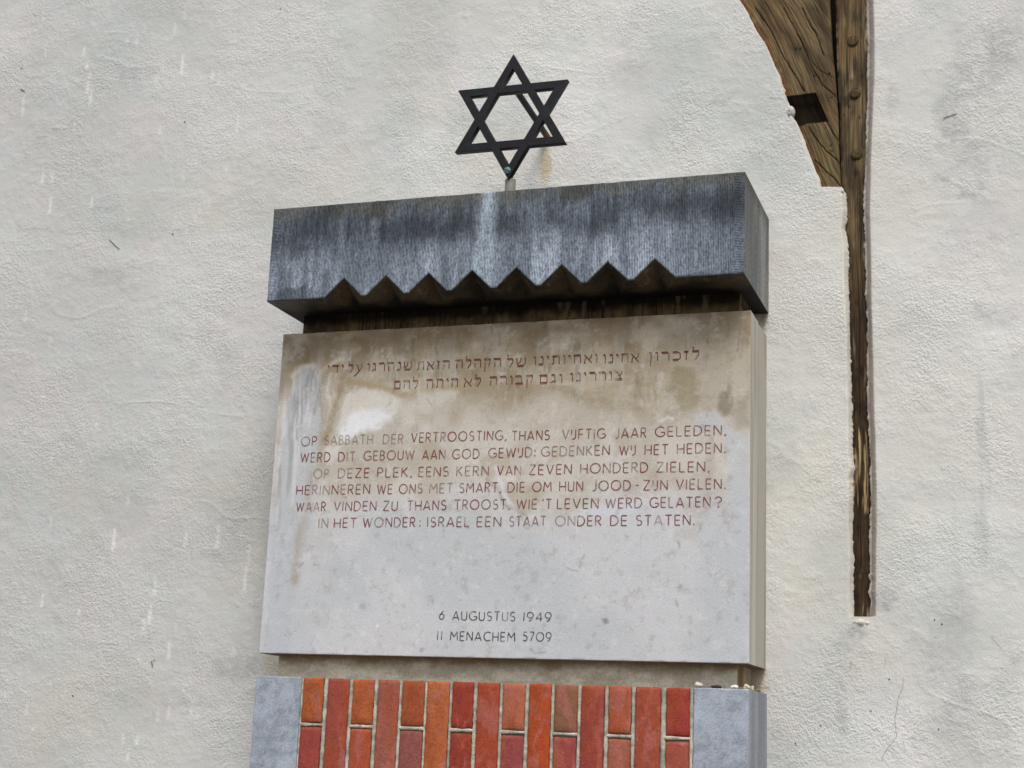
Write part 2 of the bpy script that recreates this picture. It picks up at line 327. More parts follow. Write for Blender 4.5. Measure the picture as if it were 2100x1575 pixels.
def wall():
    zz = np.concatenate([np.linspace(-Z0 - .05, -.42, 12), np.arange(-.4, 1.9, .0025), np.linspace(1.94, 3.6, 14)])
    zz = np.sort(np.unique(np.concatenate([zz, [ZB - .0005, ZB + .0006]])))
    li, ri, lo, ro = Lin(zz), Rin(zz), Lout(zz), Rout(zz)
    a0 = np.concatenate([np.linspace(-4, -1.3, 12), np.arange(-1.27, .99, .004)])
    cols = [np.broadcast_to(a, zz.shape) for a in a0]; dep = [0] * len(a0); side = [0] * len(a0)
    for k in range(1, 83): cols.append(.99 + (lo - .99) * (k / 82)); dep.append(0); side.append(0)
    lis = curve(LI, zz) - .0005; ris = curve(RI, zz) + .0005
    for k in range(1, 7): cols.append(lo + (lis - lo) * k / 6 if k < 6 else np.maximum(li, lo + (lis - lo) * .86)); dep.append(D_T * (k / 6) ** 1.4); side.append(1)
    li = cols[-1]; cols.append(li + .0002); dep.append(.075); side.append(1)
    for k in (1, 2, 3): cols.append(li + (ri - li) * k / 4); dep.append(.075); side.append(0)
    ri = np.minimum(ri, ris + (ro - ris) * .12); cols.append(ri - .0002); dep.append(.075); side.append(2)
    for k in range(0, 7): cols.append(ri if k == 0 else ris + (ro - ris) * k / 6); dep.append(D_T * (1 - k / 6) ** 1.6); side.append(2)
    for k in range(1, 12): cols.append(ro + (1.42 - ro) * k / 11); dep.append(0); side.append(0)
    for x_ in np.concatenate([np.arange(1.424, 1.86, .004), np.linspace(1.9, 5, 14)]): cols.append(np.broadcast_to(x_, zz.shape)); dep.append(0); side.append(0)
    X = np.stack(cols, 1); Z = np.repeat(zz[:, None], X.shape[1], 1); D = np.array(dep)[None]; S_ = np.array(side)[None]
    op = ((Z > ZB) & (Z < ZT - .02)).astype(float)
    Y = relief(X, Z) * (1 - .0 * op) + D * op
    # rims of the plaster: worn; right bevel's brown tint mixes dirt with painted-in shade
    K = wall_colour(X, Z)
    K = mix(K, lin(156, 142, 132), .85 * op * ((S_ == 2) & (D > 0) & (D < .0165))); K = mix(K, lin(228, 226, 220), .9 * op * ((S_ == 2) & (D >= .0120) & (D < .05)) * sm(.35, .5, fbm(Z, Z * 0, .02, 95, 3)))
    K = mix(K, lin(216, 210, 196), .6 * op * ((S_ == 1) & (D > 0) & (D < .05)))
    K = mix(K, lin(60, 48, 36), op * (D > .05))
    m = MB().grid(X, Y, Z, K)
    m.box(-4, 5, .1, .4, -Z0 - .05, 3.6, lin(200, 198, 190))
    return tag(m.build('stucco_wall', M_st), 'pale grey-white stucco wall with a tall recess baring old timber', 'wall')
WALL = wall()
# hairline cracks and flecks lying in the plaster
def ribbon(mb, pts, w0, y, col, uvl=None, taper=False):
    P = np.array(pts, float); d = np.gradient(P, axis=0); n = np.stack([-d[:, 1], d[:, 0]], 1); n /= np.linalg.norm(n, axis=1)[:, None] + 1e-12
    ww = np.full(len(P), w0 / 2) if np.isscalar(w0) else np.asarray(w0) / 2
    L = P + n * ww[:, None]; R = P - n * ww[:, None]; V = []; k = len(P)
    yl = (lambda q: y(q[:, 0], q[:, 1])) if callable(y) else (lambda q: np.full(len(q), y))
    for q in (L, P, R): V.append(np.stack([q[:, 0], yl(q), q[:, 1]], 1))
    V = np.concatenate(V)
    F = []
    for i in range(k - 1): F += [(i, k + i, k + i + 1, i + 1), (k + i, 2 * k + i, 2 * k + i + 1, k + i + 1)]
    mb.add(V, F, col)
    if uvl is not None: uvl.append(np.concatenate([np.full(k, -1.), np.zeros(k), np.ones(k)])[:, None] * np.array([[1, 0, 0]]))
def resamp(pts, step):
    P = np.array(pts, float); s = np.concatenate([[0], np.cumsum(np.hypot(*np.diff(P, axis=0).T))]); n = max(2, int(s[-1] / step) + 1); q = np.linspace(0, s[-1], n)
    return np.stack([np.interp(q, s, P[:, 0]), np.interp(q, s, P[:, 1])], 1)
cr = MB(); yw = lambda x, z: relief(x, z) - .0012
for L, w_ in (([(975, 960), (970, 1020), (935, 1110), (915, 1250), (925, 1365), (835, 1480), (825, 1530)], .0011), ([(850, 825), (852, 870)], .001), ([(612, 890), (622, 850)], .0016), ([(1570, 680), (1640, 760)], .0009)):
    P = resamp(pxs([(1560 + a / 3.317, 1100 + b / 3.317) for a, b in L], 0), .006); P = P + (np.random.RandomState(1).rand(*P.shape) - .5) * .002
    ribbon(cr, P, w_, yw, lin(168, 166, 162))
for L, w_ in (([(310, 1355), (312, 1362), (313, 1368)], .003), ([(1935, 243), (1950, 238), (1962, 234)], .002), ([(225, 492), (238, 505), (246, 512)], .0025), ([(42, 183), (50, 187)], .004), ([(318, 1352), (314, 1356)], .002)):
    ribbon(cr, resamp(pxs(L, 0), .004), w_, yw, lin(120, 114, 106))
for u, v in ((1683, 1488), (1917, 1271), (1932, 1280), (1824, 1393), (1631, 1525), (576, 19), (44, 140), (379, 250), (355, 480), (1925, 1495), (150, 1427), (1786, 1458)):
    ribbon(cr, resamp(pxs([(u - 1.5, v), (u + 1.5, v + .5)], 0), .0015), .003, yw, lin(80, 76, 72))
cr.build('plaster_crack', M_conc, WALL)
def blob(mb, c, r, col, seed=0, nu=14, nv=9, amp=.18):
    th, ph = np.meshgrid(np.linspace(0, 2 * math.pi, nu + 1), np.linspace(0, math.pi, nv))
    k = 1 + amp * (vn(np.cos(th) * np.sin(ph) * 1.3 + 5, np.sin(th) * np.sin(ph) * 1.3 + np.cos(ph) * 1.7, .8, seed) - .5) * 2
    mb.grid(c[0] + r[0] * k * np.sin(ph) * np.cos(th), c[1] + r[1] * k * np.sin(ph) * np.sin(th), c[2] + r[2] * k * np.cos(ph), col)
lp = MB(); lx, lz = px(1624, 231, .01); blob(lp, (lx - .003, .010, lz), (.009, .012, .014), lin(196, 196, 190), 3, amp=.35)
bx, bz = px(1768, 1276, 0)
for q_, (ox, r_) in enumerate(((-.016, .009), (-.004, .012), (.009, .010), (.020, .006))): blob(lp, (bx + ox, .004, bz - .002 + .002 * (q_ % 2)), (r_ * 1.15, r_ * .9, r_ * .8), lin(206, 202, 190), 4 + q_, amp=.35)
lp.build('plaster_lump', M_st, WALL)

# ------------------------------------------------------------------ timber
GAP = pxs([(1701, 0), (1707, 107), (1712, 149), (1719, 240), (1721, 320), (1725, 391)], .02); GAP = [(GAP[0][0] + .002, ZT)] + GAP
PL = pxs([(1713, 0), (1716, 133), (1721, 227), (1724, 347), (1727, 391)], .02); PL = [(PL[0][0] + .002, ZT)] + PL
def post():
    z = np.concatenate([np.arange(ZB - .03, 1.75, .0035), np.linspace(1.76, ZT - .02, 40)])
    lf = np.where(z > 1.095, curve(PL, z), Lin(z) - .008); lf = np.minimum(lf, np.where(z < 1.10, Lin(z) - .008, 9))
    rt = Rin(z) + .010; t = np.linspace(0, 1, 48)
    X = lf[:, None] + (rt - lf)[:, None] * t[None]; Z = np.repeat(z[:, None], 48, 1)
    xw = X - curve(RI, Z)
    e = np.minimum(X - lf[:, None], .006) / .006
    g = np.abs(fbm(xw, Z * .05, .006, 101, 3) - .5) * 2
    Y = .0205 + .0025 * (fbm(xw, Z * .2, .02, 102, 3) - .5) + (1 - g) ** 3 * .002 + .004 * (1 - e) ** 2
    cracks = np.zeros_like(X)
    for x0, z0, z1, w_ in ((1.327, 1.0, 1.12, .0011), (1.305, 1.16, 1.33, .0009), (1.335, 1.2, 1.6, .0008), (1.30, 1.35, 1.7, .0008), (1.322, .55, .95, .0012), (1.331, .8, 1.05, .0012), (1.32, .2, .42, .0012), (1.315, .28, .36, .0016)):
        cx = x0 + (vn(Z, Z * 0, .08, int(x0 * 1e4) % 90) - .5) * .006
        cracks = np.maximum(cracks, np.exp(-((X - cx) / w_) ** 2) * sm(z0 - .02, z0 + .02, Z) * sm(z1 + .02, z1 - .02, Z))
    Y += cracks * .003
    K = mix(lin(110, 93, 64), lin(68, 56, 37), sm(.35, .7, fbm(xw * 3, Z, .08, 104, 4)))
    K = mix(K, lin(56, 39, 23), .9 * sm(1.1, .75, Z)); K = mix(K, lin(34, 25, 16), .8 * sm(.45, .75, fbm(X, Z, .03, 107, 4)) * sm(1.0, .7, Z))
    K = mix(K, lin(116, 84, 50), .3 * sm(.5, .7, fbm(X, Z, .12, 108, 2)))
    K = mix(K, lin(176, 158, 126), .5 * sm(.62, .72, fbm(xw, Z * .12, .012, 109, 2)) * sm(.5, .6, fbm(X, Z, .1, 110, 2)))
    for u, v, r in ((1705, 8, 4), (1755, 355, 8), (1757, 620, 5), (1760, 1080, 5), (1741, 219, 4), (1730, 235, 3), (1762, 395, 4), (1737, 205, 12), (1768, 155, 4), (1762, 240, 3), (1768, 1010, 9)):
        cx, cz = px(u, v, .02); K = mix(K, lin(34, 27, 18), .8 * sm(1.2, .3, np.hypot((X - cx) * 1.2, (Z - cz) * .8) / (r / 850) + (fbm(X, Z, .008, 111, 2) - .5)))
    for u, v in ((1748.5, 84), (1753, 191), (1756.5, 316)):
        cx, cz = px(u, v, .016); K = mix(K, lin(24, 18, 12), .9 * np.exp(-((np.hypot(X - cx, Z - cz) - .0122) / .0016) ** 2))
    K = mix(K, lin(188, 166, 124), .7 * sm(.6, .7, fbm(xw, Z * .07, .005, 115, 2)) * sm(.5, .62, fbm(X, Z, .07, 116, 2)) * sm(.7, .6, Z)); K = mix(K, lin(12, 9, 6), .9 * np.exp(-((Z - .2115 - .002 * fbm(X, X * 0, .01, 117)) / .0014) ** 2))
    ed = np.maximum(sm(.010, 0, X - np.maximum(lf[:, None], Lin(Z))), sm(.009, 0, Rin(Z) - X)) * sm(.35, .6, fbm(X, Z, .012, 113, 3)); K = mix(K, lin(26, 18, 11), .9 * ed)
    K = mix(K, lin(30, 24, 18), .8 * cracks)
    m = MB().grid(X, Y, Z, K); uv = [np.stack([X, X * 0, Z], -1).reshape(-1, 3)]
    for c, n_ in ((0, 1), (-1, 1)):            # flanks of the post
        xs = np.stack([X[:, c], X[:, c]], 1); zs = np.stack([z, z], 1); ys = np.stack([Y[:, c], Y[:, c] * 0 + .072], 1)
        m.grid(xs, ys, zs, lin(70, 54, 34)); uv.append(np.stack([ys, ys * 0, zs], -1).reshape(-1, 3))
    return tag(m.build('timber_post', M_wood, uv=np.concatenate(uv)), 'upright old oak post with three round pegs, running down the wall beside the curved brace', 'post')
POST = post()
def brace():
    zb = LI[14][1] - .004
    z = np.concatenate([np.arange(zb - .008, 1.75, .0022), np.linspace(1.76, ZT - .02, 60)])
    le = curve(LI[:15], np.maximum(z, LI[14][1])) - .007; re = curve(GAP, z); n = 150
    t = np.linspace(0, 1, n); X = le[:, None] + (re - le)[:, None] * t[None]; Z = np.repeat(z[:, None], n, 1)
    s = X - curve(LI[:15], np.maximum(Z, LI[14][1]) + .0) - .02 * (fbm(X, Z, .15, 120, 2) - .5)
    e = np.clip((re[:, None] - X) / .006, 0, 1)
    g = np.abs(fbm(s, Z * .06, .007, 121, 3) - .5) * 2
    Y = .0205 + .003 * (fbm(s, Z * .25, .03, 122, 3) - .5) + (1 - g) ** 3 * .0018 + .005 * (1 - e) ** 2
    cracks = np.zeros_like(X)
    CK = [[(180, 60), (300, 230), (390, 420), (440, 500), (560, 700)], [(400, 60), (470, 180), (560, 370), (620, 530), (700, 650), (800, 740)], [(540, 60), (600, 180), (660, 280), (710, 420)], [(590, 975), (660, 1080), (740, 1170), (835, 1250)], [(640, 1230), (720, 1310), (790, 1370), (845, 1440)], [(730, 930), (780, 1020), (820, 1080)], [(690, 660), (760, 560)], [(640, 0), (700, 80), (750, 150)], [(250, 0), (330, 150), (380, 260)], [(620, 470), (680, 540), (790, 600)], [(100, 60), (160, 170), (240, 330), (330, 520)]]
    for i, L in enumerate(CK):
        P = pxs([(1500 + a / 3.75, b / 3.75) for a, b in L], .02)
        d = pdist(X + (fbm(X, Z, .012, 130, 2) - .5) * .004, Z, P); cracks = np.maximum(cracks, np.exp(-(d / (.0013 if i < 6 else .0009)) ** 2) * (1 if i < 6 else .6))
    Y += cracks * .0035
    K = mix(lin(110, 93, 64), lin(76, 63, 41), sm(.35, .65, fbm(s * 3, Z, .1, 123, 4)))
    K = mix(K, lin(104, 95, 60), .5 * sm(1.35, 1.15, Z)); K = mix(K, lin(122, 94, 60), .3 * sm(.5, .7, fbm(X, Z, .09, 124, 3)))
    K = mix(K, lin(96, 58, 26), .75 * sm(.022, .004, X - Lin(Z)) * sm(.3, .55, fbm(X, Z, .012, 125, 3)))
    for u, v, r in ((1632, 100, 5), (1641, 99, 4), (1670, 154, 4), (1704, 199, 3), (1704, 297, 4), (1705, 309, 4), (1690, 262, 2), (1700, 150, 3)):
        cx, cz = px(u, v, .02); K = mix(K, lin(30, 24, 16), .9 * sm(1.2, .4, np.hypot(X - cx, Z - cz) / (r / 850) + (fbm(X, Z, .006, 111, 2) - .5)))
    K = mix(K, lin(34, 25, 16), .9 * cracks)
    H = pxs([(1600, 201), (1672, 191), (1696, 247), (1657, 251), (1643, 257), (1627, 262)], .02)
    dd = sdf(X, Z, H); hole = dd < 0
    Y = np.where(hole, .071, Y); K = mix(K, lin(26, 21, 14), sm(.004, .0015, dd) * (1 - .35 * hole))
    m = MB().grid(X, Y, Z, K); uv = [np.stack([s, s * 0, Z * 1.25], -1).reshape(-1, 3)]
    xs = np.stack([X[:, -1], X[:, -1]], 1); zs = np.stack([z, z], 1); ys = np.stack([Y[:, -1], Y[:, -1] * 0 + .072], 1)
    m.grid(xs, ys, zs, lin(60, 46, 30)); uv.append(np.stack([ys, ys * 0, zs], -1).reshape(-1, 3))
    return tag(m.build('timber_brace', M_wood, uv=np.concatenate(uv)), 'broad curved oak brace with drying cracks and a dark square mortise hole', 'beam')
BRACE = brace()
for k, (u, v) in enumerate(((1748.5, 84), (1753, 191), (1756.5, 316))):
    cx, cz = px(u, v, .016); mb = MB(); a = np.linspace(0, 2 * math.pi, 25); r = .0112 * (1 + .06 * np.sin(a * 2 + k) + .03 * np.sin(a * 5))
    P = [(r, .03), (r, .0192), (r * .93, .0178), (r * .6, .0172), (r * 0, .0174)]
    X = np.stack([cx + q * np.cos(a) for q, _ in P]); Z = np.stack([cz + q * np.sin(a) for q, _ in P]); Y = np.stack([a * 0 + y for _, y in P])
    col = mix(lin(98, 84, 50), lin(58, 48, 26), fbm(X, Z, .006, 140 + k, 2)); mb.grid(X[:, ::-1], Y, Z[:, ::-1], col)
    mb.build('peg', M_wood, POST, uv=np.stack([X, X * 0, Z], -1)[:, ::-1].reshape(-1, 3) + k)

# ------------------------------------------------------------------ memorial
W = 1.12; H = .7522; DS = .2151; DL = .3097; DP = .2226; PZ = -.0513; LC = .8058; LT = 1.0343; ND = .175
MEM = tag(empty('memorial_tablet', (W / 2, 0, 0)), 'stone memorial with dark zigzag cornice, inscribed pale tablet and red brick base against the wall', 'memorial')
def face(x, z0f, z1f, yf, nz, relf, colf, ch=.0022, seed=0, jit=.0006, ytap=None):
    """a dressed stone face: a fine grid with softened, slightly chipped arrises"""
    t = np.concatenate([[0, .35, .8], [1.6], np.arange(3, nz) * 1.0]); t = t / t[-1]
    tt = np.sort(np.unique(np.concatenate([t, 1 - t[:4]]))); X = np.repeat(np.asarray(x)[None], len(tt), 0)
    z0 = z0f(X[0]); z1 = z1f(X[0]); Z = z0[None] + (z1 - z0)[None] * tt[:, None]
    j = lambda s_: (fbm(X[0], X[0] * 0, .03, seed + s_, 3, .7) - .5) * 2 * jit
    Z[0] += np.abs(j(1)); Z[-1] -= np.abs(j(2))
    d = np.minimum(np.minimum(X - X[0, 0], X[0, -1] - X), np.minimum(Z - Z[0:1], Z[-1:] - Z))
    cc = ch * (.6 + 1.2 * sm(.55, .8, fbm(X, Z, .03, seed + 5, 3)))
    Y = yf + np.where(d < cc, cc * .8 * (1 - np.sqrt(np.clip(1 - (1 - d / cc) ** 2, 0, 1))), 0) + relf(X, Z)
    return X, Y, Z, colf(X, Z)
def xgrid(x0, x1, step, extra=()):
    ch = [.0006, .0013, .0022]
    a = np.concatenate([[x0, x1], x0 + np.array(ch), x1 - np.array(ch), np.arange(x0 + .004, x1 - .003, step), extra]); return np.unique(np.round(a, 5))
def stone(name, mat, x0, x1, z0, z1, yf, yb, step, colf, sidecol, relf=lambda X, Z: 0 * X, bottom=True, seed=0, ch=.0022, parent=None, botcol=None):
    m = MB(); x = xgrid(x0, x1, step); X, Y, Z, K = face(x, lambda q: q * 0 + z0, lambda q: q * 0 + z1, yf, int((z1 - z0) / step), relf, colf, ch, seed)
    m.grid(X, Y, Z, K)
    for c in (0, -1):
        ny = 14; u = np.linspace(0, 1, ny)[None]
        yy = Y[:, c][:, None] * (1 - u) + yb * u; xx = np.repeat(X[:, c][:, None], ny, 1) ; z_ = np.repeat(Z[:, c][:, None], ny, 1)
        m.grid(xx, yy, z_, sidecol(yy, z_), c == 0 and True or True)
    for r in (0, -1):
        yy = np.stack([Y[r], Y[r] * 0 + yb], 0); xx = np.stack([X[r]] * 2, 0); z_ = np.stack([Z[r]] * 2, 0)
        m.grid(xx, yy, z_, (botcol if (r == 0 and botcol is not None) else lin(150, 142, 128)))
    return m.build(name, mat, parent or MEM)

# --- tablet
def tablet_colour(x, z):
    wx = x + (fbm(x, z, .05, 201, 6, .62) - .5) * .035; wz = z + (fbm(x, z, .05, 211, 6, .62) - .5) * .035; gr = fbm(x, z, .02, 297, 4, .75)
    low = mix(lin(197, 198, 201), lin(187, 191, 194), sm(.35, .65, fbm(x, z, .12, 221, 4)))
    low = mix(low, lin(200, 196, 199), .4 * sm(.5, .7, fbm(x, z, .16, 226, 3)))
    mid = mix(lin(198, 193, 184), lin(182, 174, 160), sm(.35, .65, fbm(x, z, .07, 231, 4)))
    top = mix(lin(178, 168, 148), lin(150, 136, 109), sm(.3, .7, fbm(x * .7, z * 1.6, .07, 241, 5, .6)))
    K = mix(low, mid, .9 * sm(.26, .42, wz + (fbm(x, z, .2, 245, 3) - .5) * .16))
    edge = .51 + .05 * np.sin(x * 5 + 1) - .03 * sm(.8, 1.1, x)
    K = mix(K, top, sm(-.02, .13, wz - edge) * .92)
    K = mix(K, lin(118, 97, 66), .65 * sm(.65, .76, wz) * sm(.3, .6, fbm(x, z, .05, 251, 4)))
    K = mix(K, lin(186, 182, 172), .45 * sm(.52, .7, fbm(x, z * .2, .03, 255, 5, .7)) * sm(.42, .5, z) * sm(.74, .68, z)); K = mix(K, lin(112, 98, 74), .4 * sm(.6, .72, fbm(x, z * .3, .02, 257, 5, .75)) * sm(.5, .6, z))
    S_ = lambda L: pxs(L, -DS)
    def line(L, w_, col, a, seed=0):
        nonlocal K
        K = mix(K, col, a * np.exp(-(pdist(wx * .6 + x * .4, wz * .6 + z * .4, S_(L)) / w_) ** 2) * (.35 + 1.1 * gr))
    def area(L, col, a, soft=.012):
        nonlocal K
        K = mix(K, col, a * sm(soft * .7, -soft * .7, sdf(wx * .7 + x * .3, wz * .7 + z * .3, S_(L)) + (gr - .5) * .012) * (.62 + .6 * gr))
    # pale washed column at the left with fine runs
    area([(612, 752), (650, 745), (672, 790), (664, 880), (652, 960), (640, 1060), (612, 1180), (595, 1340), (540, 1340), (570, 960), (588, 830)], lin(182, 186, 192), .8, .01)
    run = fbm(x, z * .1, .012, 261, 3)
    col_l = sm(.10, .03, np.abs(x - .055)) * sm(.1, .45, z) * sm(.70, .62, z)
    K = mix(K, lin(132, 132, 134), .45 * sm(.52, .7, run) * col_l); K = mix(K, lin(214, 216, 220), .5 * sm(.55, .72, fbm(x, z * .1, .01, 265, 2)) * col_l)
    line([(600, 770), (618, 752), (640, 750), (655, 768), (672, 752), (690, 740), (700, 735)], .006, lin(206, 200, 186), .8)
    line([(676, 770), (676, 815), (670, 850), (663, 880)], .0035, lin(212, 208, 198), .8); line([(672, 815), (690, 816)], .003, lin(212, 208, 198), .5)
    for u, v0, v1 in ((636, 755, 790), (641, 760, 800), (646, 757, 775), (622, 790, 870), (631, 770, 830), (650, 780, 850), (660, 790, 860), (612, 800, 900)):
        line([(u, v0), (u - 2, v1)], .002, lin(110, 108, 106), .5)
    # white bloom and its tan shore line
    area([(700, 850), (712, 806), (726, 793), (762, 796), (800, 806), (828, 818), (812, 842), (800, 862), (775, 880), (735, 892), (698, 908), (682, 900)], lin(212, 208, 200), .8, .007)
    area([(704, 872), (726, 840), (770, 838), (795, 850), (780, 874), (735, 888), (700, 900)], lin(228, 230, 234), .85, .014)
    line([(665, 905), (676, 870), (688, 820), (704, 790), (716, 778)], .012, lin(150, 130, 98), .75)
    line([(722, 782), (760, 790), (800, 800), (822, 812), (846, 812), (862, 800), (900, 794), (950, 790)], .009, lin(164, 148, 114), .7)
    line([(668, 740), (662, 800), (664, 860), (656, 930), (640, 990), (622, 1060), (612, 1120), (604, 1190)], .012, lin(158, 140, 112), .5)
    line([(722, 742), (708, 760), (700, 775)], .007, lin(140, 118, 84), .6)
    area([(640, 1000), (665, 985), (668, 1060), (648, 1090), (632, 1060)], lin(206, 206, 206), .5, .02)
    area([(700, 905), (690, 935), (672, 950), (668, 915)], lin(222, 222, 222), .5, .012)
    area([(862, 800), (905, 796), (940, 800), (900, 830), (872, 850), (845, 835)], lin(204, 202, 196), .55, .014)
    area([(1060, 830), (1130, 800), (1240, 850), (1200, 880), (1100, 870), (1030, 865)], lin(194, 190, 182), .45, .03)
    # brownish islands inside the text
    for L, a in (([(860, 905), (900, 900), (915, 930), (880, 945)], .6), ([(985, 935), (1040, 925), (1050, 960), (1010, 985), (985, 975)], .6), ([(1030, 1000), (1100, 985), (1120, 1010), (1085, 1050), (1050, 1045)], .6), ([(1130, 920), (1150, 915), (1150, 945), (1128, 945)], .5), ([(930, 820), (960, 830), (940, 880), (915, 870)], .35), ([(1255, 890), (1300, 885), (1300, 920), (1260, 930)], .45), ([(1320, 970), (1400, 960), (1420, 1000), (1340, 1010)], .35), ([(1390, 1030), (1450, 1020), (1450, 1060), (1400, 1060)], .35), ([(1380, 1085), (1430, 1080), (1430, 1110), (1380, 1105)], .3)):
        area(L, lin(166, 152, 130), a, .014)
    line([(1018, 960), (1026, 985), (1034, 1010), (1044, 1030), (1060, 1048)], .006, lin(214, 216, 222), .7)
    line([(1000, 985), (1015, 1000), (1040, 1040), (1075, 1052)], .005, lin(128, 112, 94), .45)
    area([(1190, 1045), (1290, 1030), (1310, 1050), (1260, 1060), (1190, 1062)], lin(206, 210, 220), .6, .014)
    # right side: greenish damp wedge, pale run, dark blot, washed patch with a sharp upper edge
    area([(1390, 745), (1430, 765), (1440, 830), (1400, 845), (1370, 800)], lin(140, 132, 98), .6, .014)
    area([(1430, 730), (1470, 720), (1490, 780), (1500, 850), (1455, 835), (1430, 770)], lin(178, 170, 158), .6, .014)
    area([(1478, 800), (1492, 786), (1500, 810), (1500, 850), (1480, 856), (1468, 836)], lin(112, 104, 82), .65, .008)
    area([(1500, 840), (1537, 800), (1537, 880), (1510, 880)], lin(140, 132, 112), .55, .02)
    area([(1420, 845), (1465, 842), (1490, 866), (1520, 890), (1537, 900), (1537, 1300), (1500, 1300), (1496, 1000), (1480, 880), (1430, 880)], lin(188, 192, 196), .75, .007)
    line([(1352, 862), (1368, 852), (1378, 855)], .003, lin(226, 226, 226), .6); line([(1440, 870), (1438, 885)], .004, lin(150, 150, 150), .5)
    line([(1460, 880), (1455, 980), (1450, 1040)], .01, lin(150, 134, 132), .35); line([(1440, 1075), (1440, 1085)], .004, lin(150, 120, 80), .6)
    area([(1250, 980), (1300, 975), (1300, 1010), (1260, 1010)], lin(160, 130, 120), .25, .02)
    for L, w_ in (([(1190, 1163), (1193, 1148), (1200, 1136)], .0012), ([(1158, 1157), (1172, 1168), (1190, 1172)], .001), ([(1390, 1110), (1392, 1122)], .0018), ([(1398, 1205), (1401, 1199)], .002), ([(1386, 1234), (1390, 1245)], .0016), ([(1242, 1273), (1245, 1278)], .003), ([(1087, 1326), (1094, 1334), (1110, 1337), (1119, 1336)], .0016), ([(615, 1163), (620, 1156)], .0014), ([(1473, 1040), (1478, 1037)], .0014), ([(872, 815), (885, 832)], .001), ([(701, 1018), (707, 1022)], .0014)):
        line(L, w_ + .0006, lin(110, 108, 112), .55)
    for u, v, r, c, a in ((864, 1333, 5, (160, 156, 158), .8), (743, 1242, 7, (160, 162, 160), .6), (828, 1243, 5, (165, 168, 165), .5), (690, 1165, 25, (176, 178, 180), .4), (660, 1265, 25, (172, 172, 174), .35), (773, 1285, 5, (226, 228, 230), .8), (745, 1300, 6, (216, 218, 222), .5), (1244, 1273, 5, (120, 110, 114), .5), (958, 1150, 8, (178, 180, 180), .4), (776, 1300, 5, (212, 214, 218), .5)):
        cx, cz = px(u, v, -DS); K = mix(K, lin(*c), a * sm(1.3, .4, np.hypot(x - cx, z - cz) / (r / 880) + (fbm(x, z, .012, 271, 3) - .5) * 1.2))
    K = mix(K, lin(138, 130, 118), .3 * sm(.55, .75, fbm(x, z, .02, 281, 5, .8))); K = mix(K, lin(222, 222, 222), .25 * sm(.58, .74, fbm(x, z, .03, 285, 5, .8)))
    return K
TAB = stone('tablet', M_lime, 0, W, 0, H, -DS, -.125, .0024, tablet_colour, lambda y, z: mix(lin(192, 189, 180), lin(160, 153, 138), .6 * sm(.4, .65, fbm(y, z * .08, .03, 291, 3)) + .2 * sm(.3, .7, z)), seed=300, ch=.0022, botcol=lin(112, 92, 70), relf=lambda X, Z: 0 * X)
stone('backing_block', M_lime, .0012, W - .0012, .0012, H - .0012, -.1249, .03, .05, lambda x, z: x[..., None] * 0 + lin(150, 140, 120), lambda y, z: mix(lin(178, 172, 160), lin(140, 128, 106), .7 * sm(.42, .68, fbm(y, z * .07, .03, 295, 4))), seed=310, ch=.0015, botcol=lin(112, 92, 70))
# --- recessed necks above and below the tablet
def neck_low(x, z):
    K = mix(lin(214, 207, 192), lin(178, 170, 152), sm(.3, .7, fbm(x * .6, z * 1.5, .03, 311, 5, .7))); return mix(K, lin(126, 104, 72), .75 * sm(-.025, .0, z + (fbm(x, z, .02, 315, 3) - .5) * .02))
def neck_up(x, z):
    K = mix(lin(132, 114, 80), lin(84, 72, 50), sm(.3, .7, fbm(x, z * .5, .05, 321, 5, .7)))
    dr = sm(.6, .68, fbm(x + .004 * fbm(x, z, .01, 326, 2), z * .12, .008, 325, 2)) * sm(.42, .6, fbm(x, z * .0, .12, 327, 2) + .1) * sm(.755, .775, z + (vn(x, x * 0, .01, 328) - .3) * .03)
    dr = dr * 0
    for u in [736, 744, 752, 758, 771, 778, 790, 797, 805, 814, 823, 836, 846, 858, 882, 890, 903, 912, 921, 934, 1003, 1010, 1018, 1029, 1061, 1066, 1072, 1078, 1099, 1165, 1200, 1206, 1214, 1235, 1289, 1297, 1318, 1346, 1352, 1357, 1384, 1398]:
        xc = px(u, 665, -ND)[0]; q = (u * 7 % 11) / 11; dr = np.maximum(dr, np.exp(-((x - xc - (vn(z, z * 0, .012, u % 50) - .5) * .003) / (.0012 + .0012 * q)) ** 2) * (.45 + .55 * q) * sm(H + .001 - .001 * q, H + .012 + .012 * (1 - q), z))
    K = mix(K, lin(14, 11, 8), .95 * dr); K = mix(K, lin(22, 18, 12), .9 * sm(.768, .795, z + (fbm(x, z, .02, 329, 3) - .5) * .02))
    return mix(K, lin(128, 118, 96), .6 * sm(.62, .74, fbm(x, z * .15, .02, 331, 2)))
stone('lower_neck', M_conc, .031, W - .031, PZ - .04, .004, -ND, .03, .004, neck_low, lambda y, z: mix(lin(166, 154, 130), lin(130, 104, 68), sm(.3, .7, fbm(y, z * .4, .04, 335, 3))), seed=330, ch=.001)
stone('upper_neck', M_conc, .031, W - .031, H - .004, LC + .004, -ND, .03, .0018, neck_up, lambda y, z: mix(lin(116, 98, 62), lin(50, 40, 26), sm(.3, .7, fbm(y, z, .03, 337, 3))), seed=340, ch=.001)
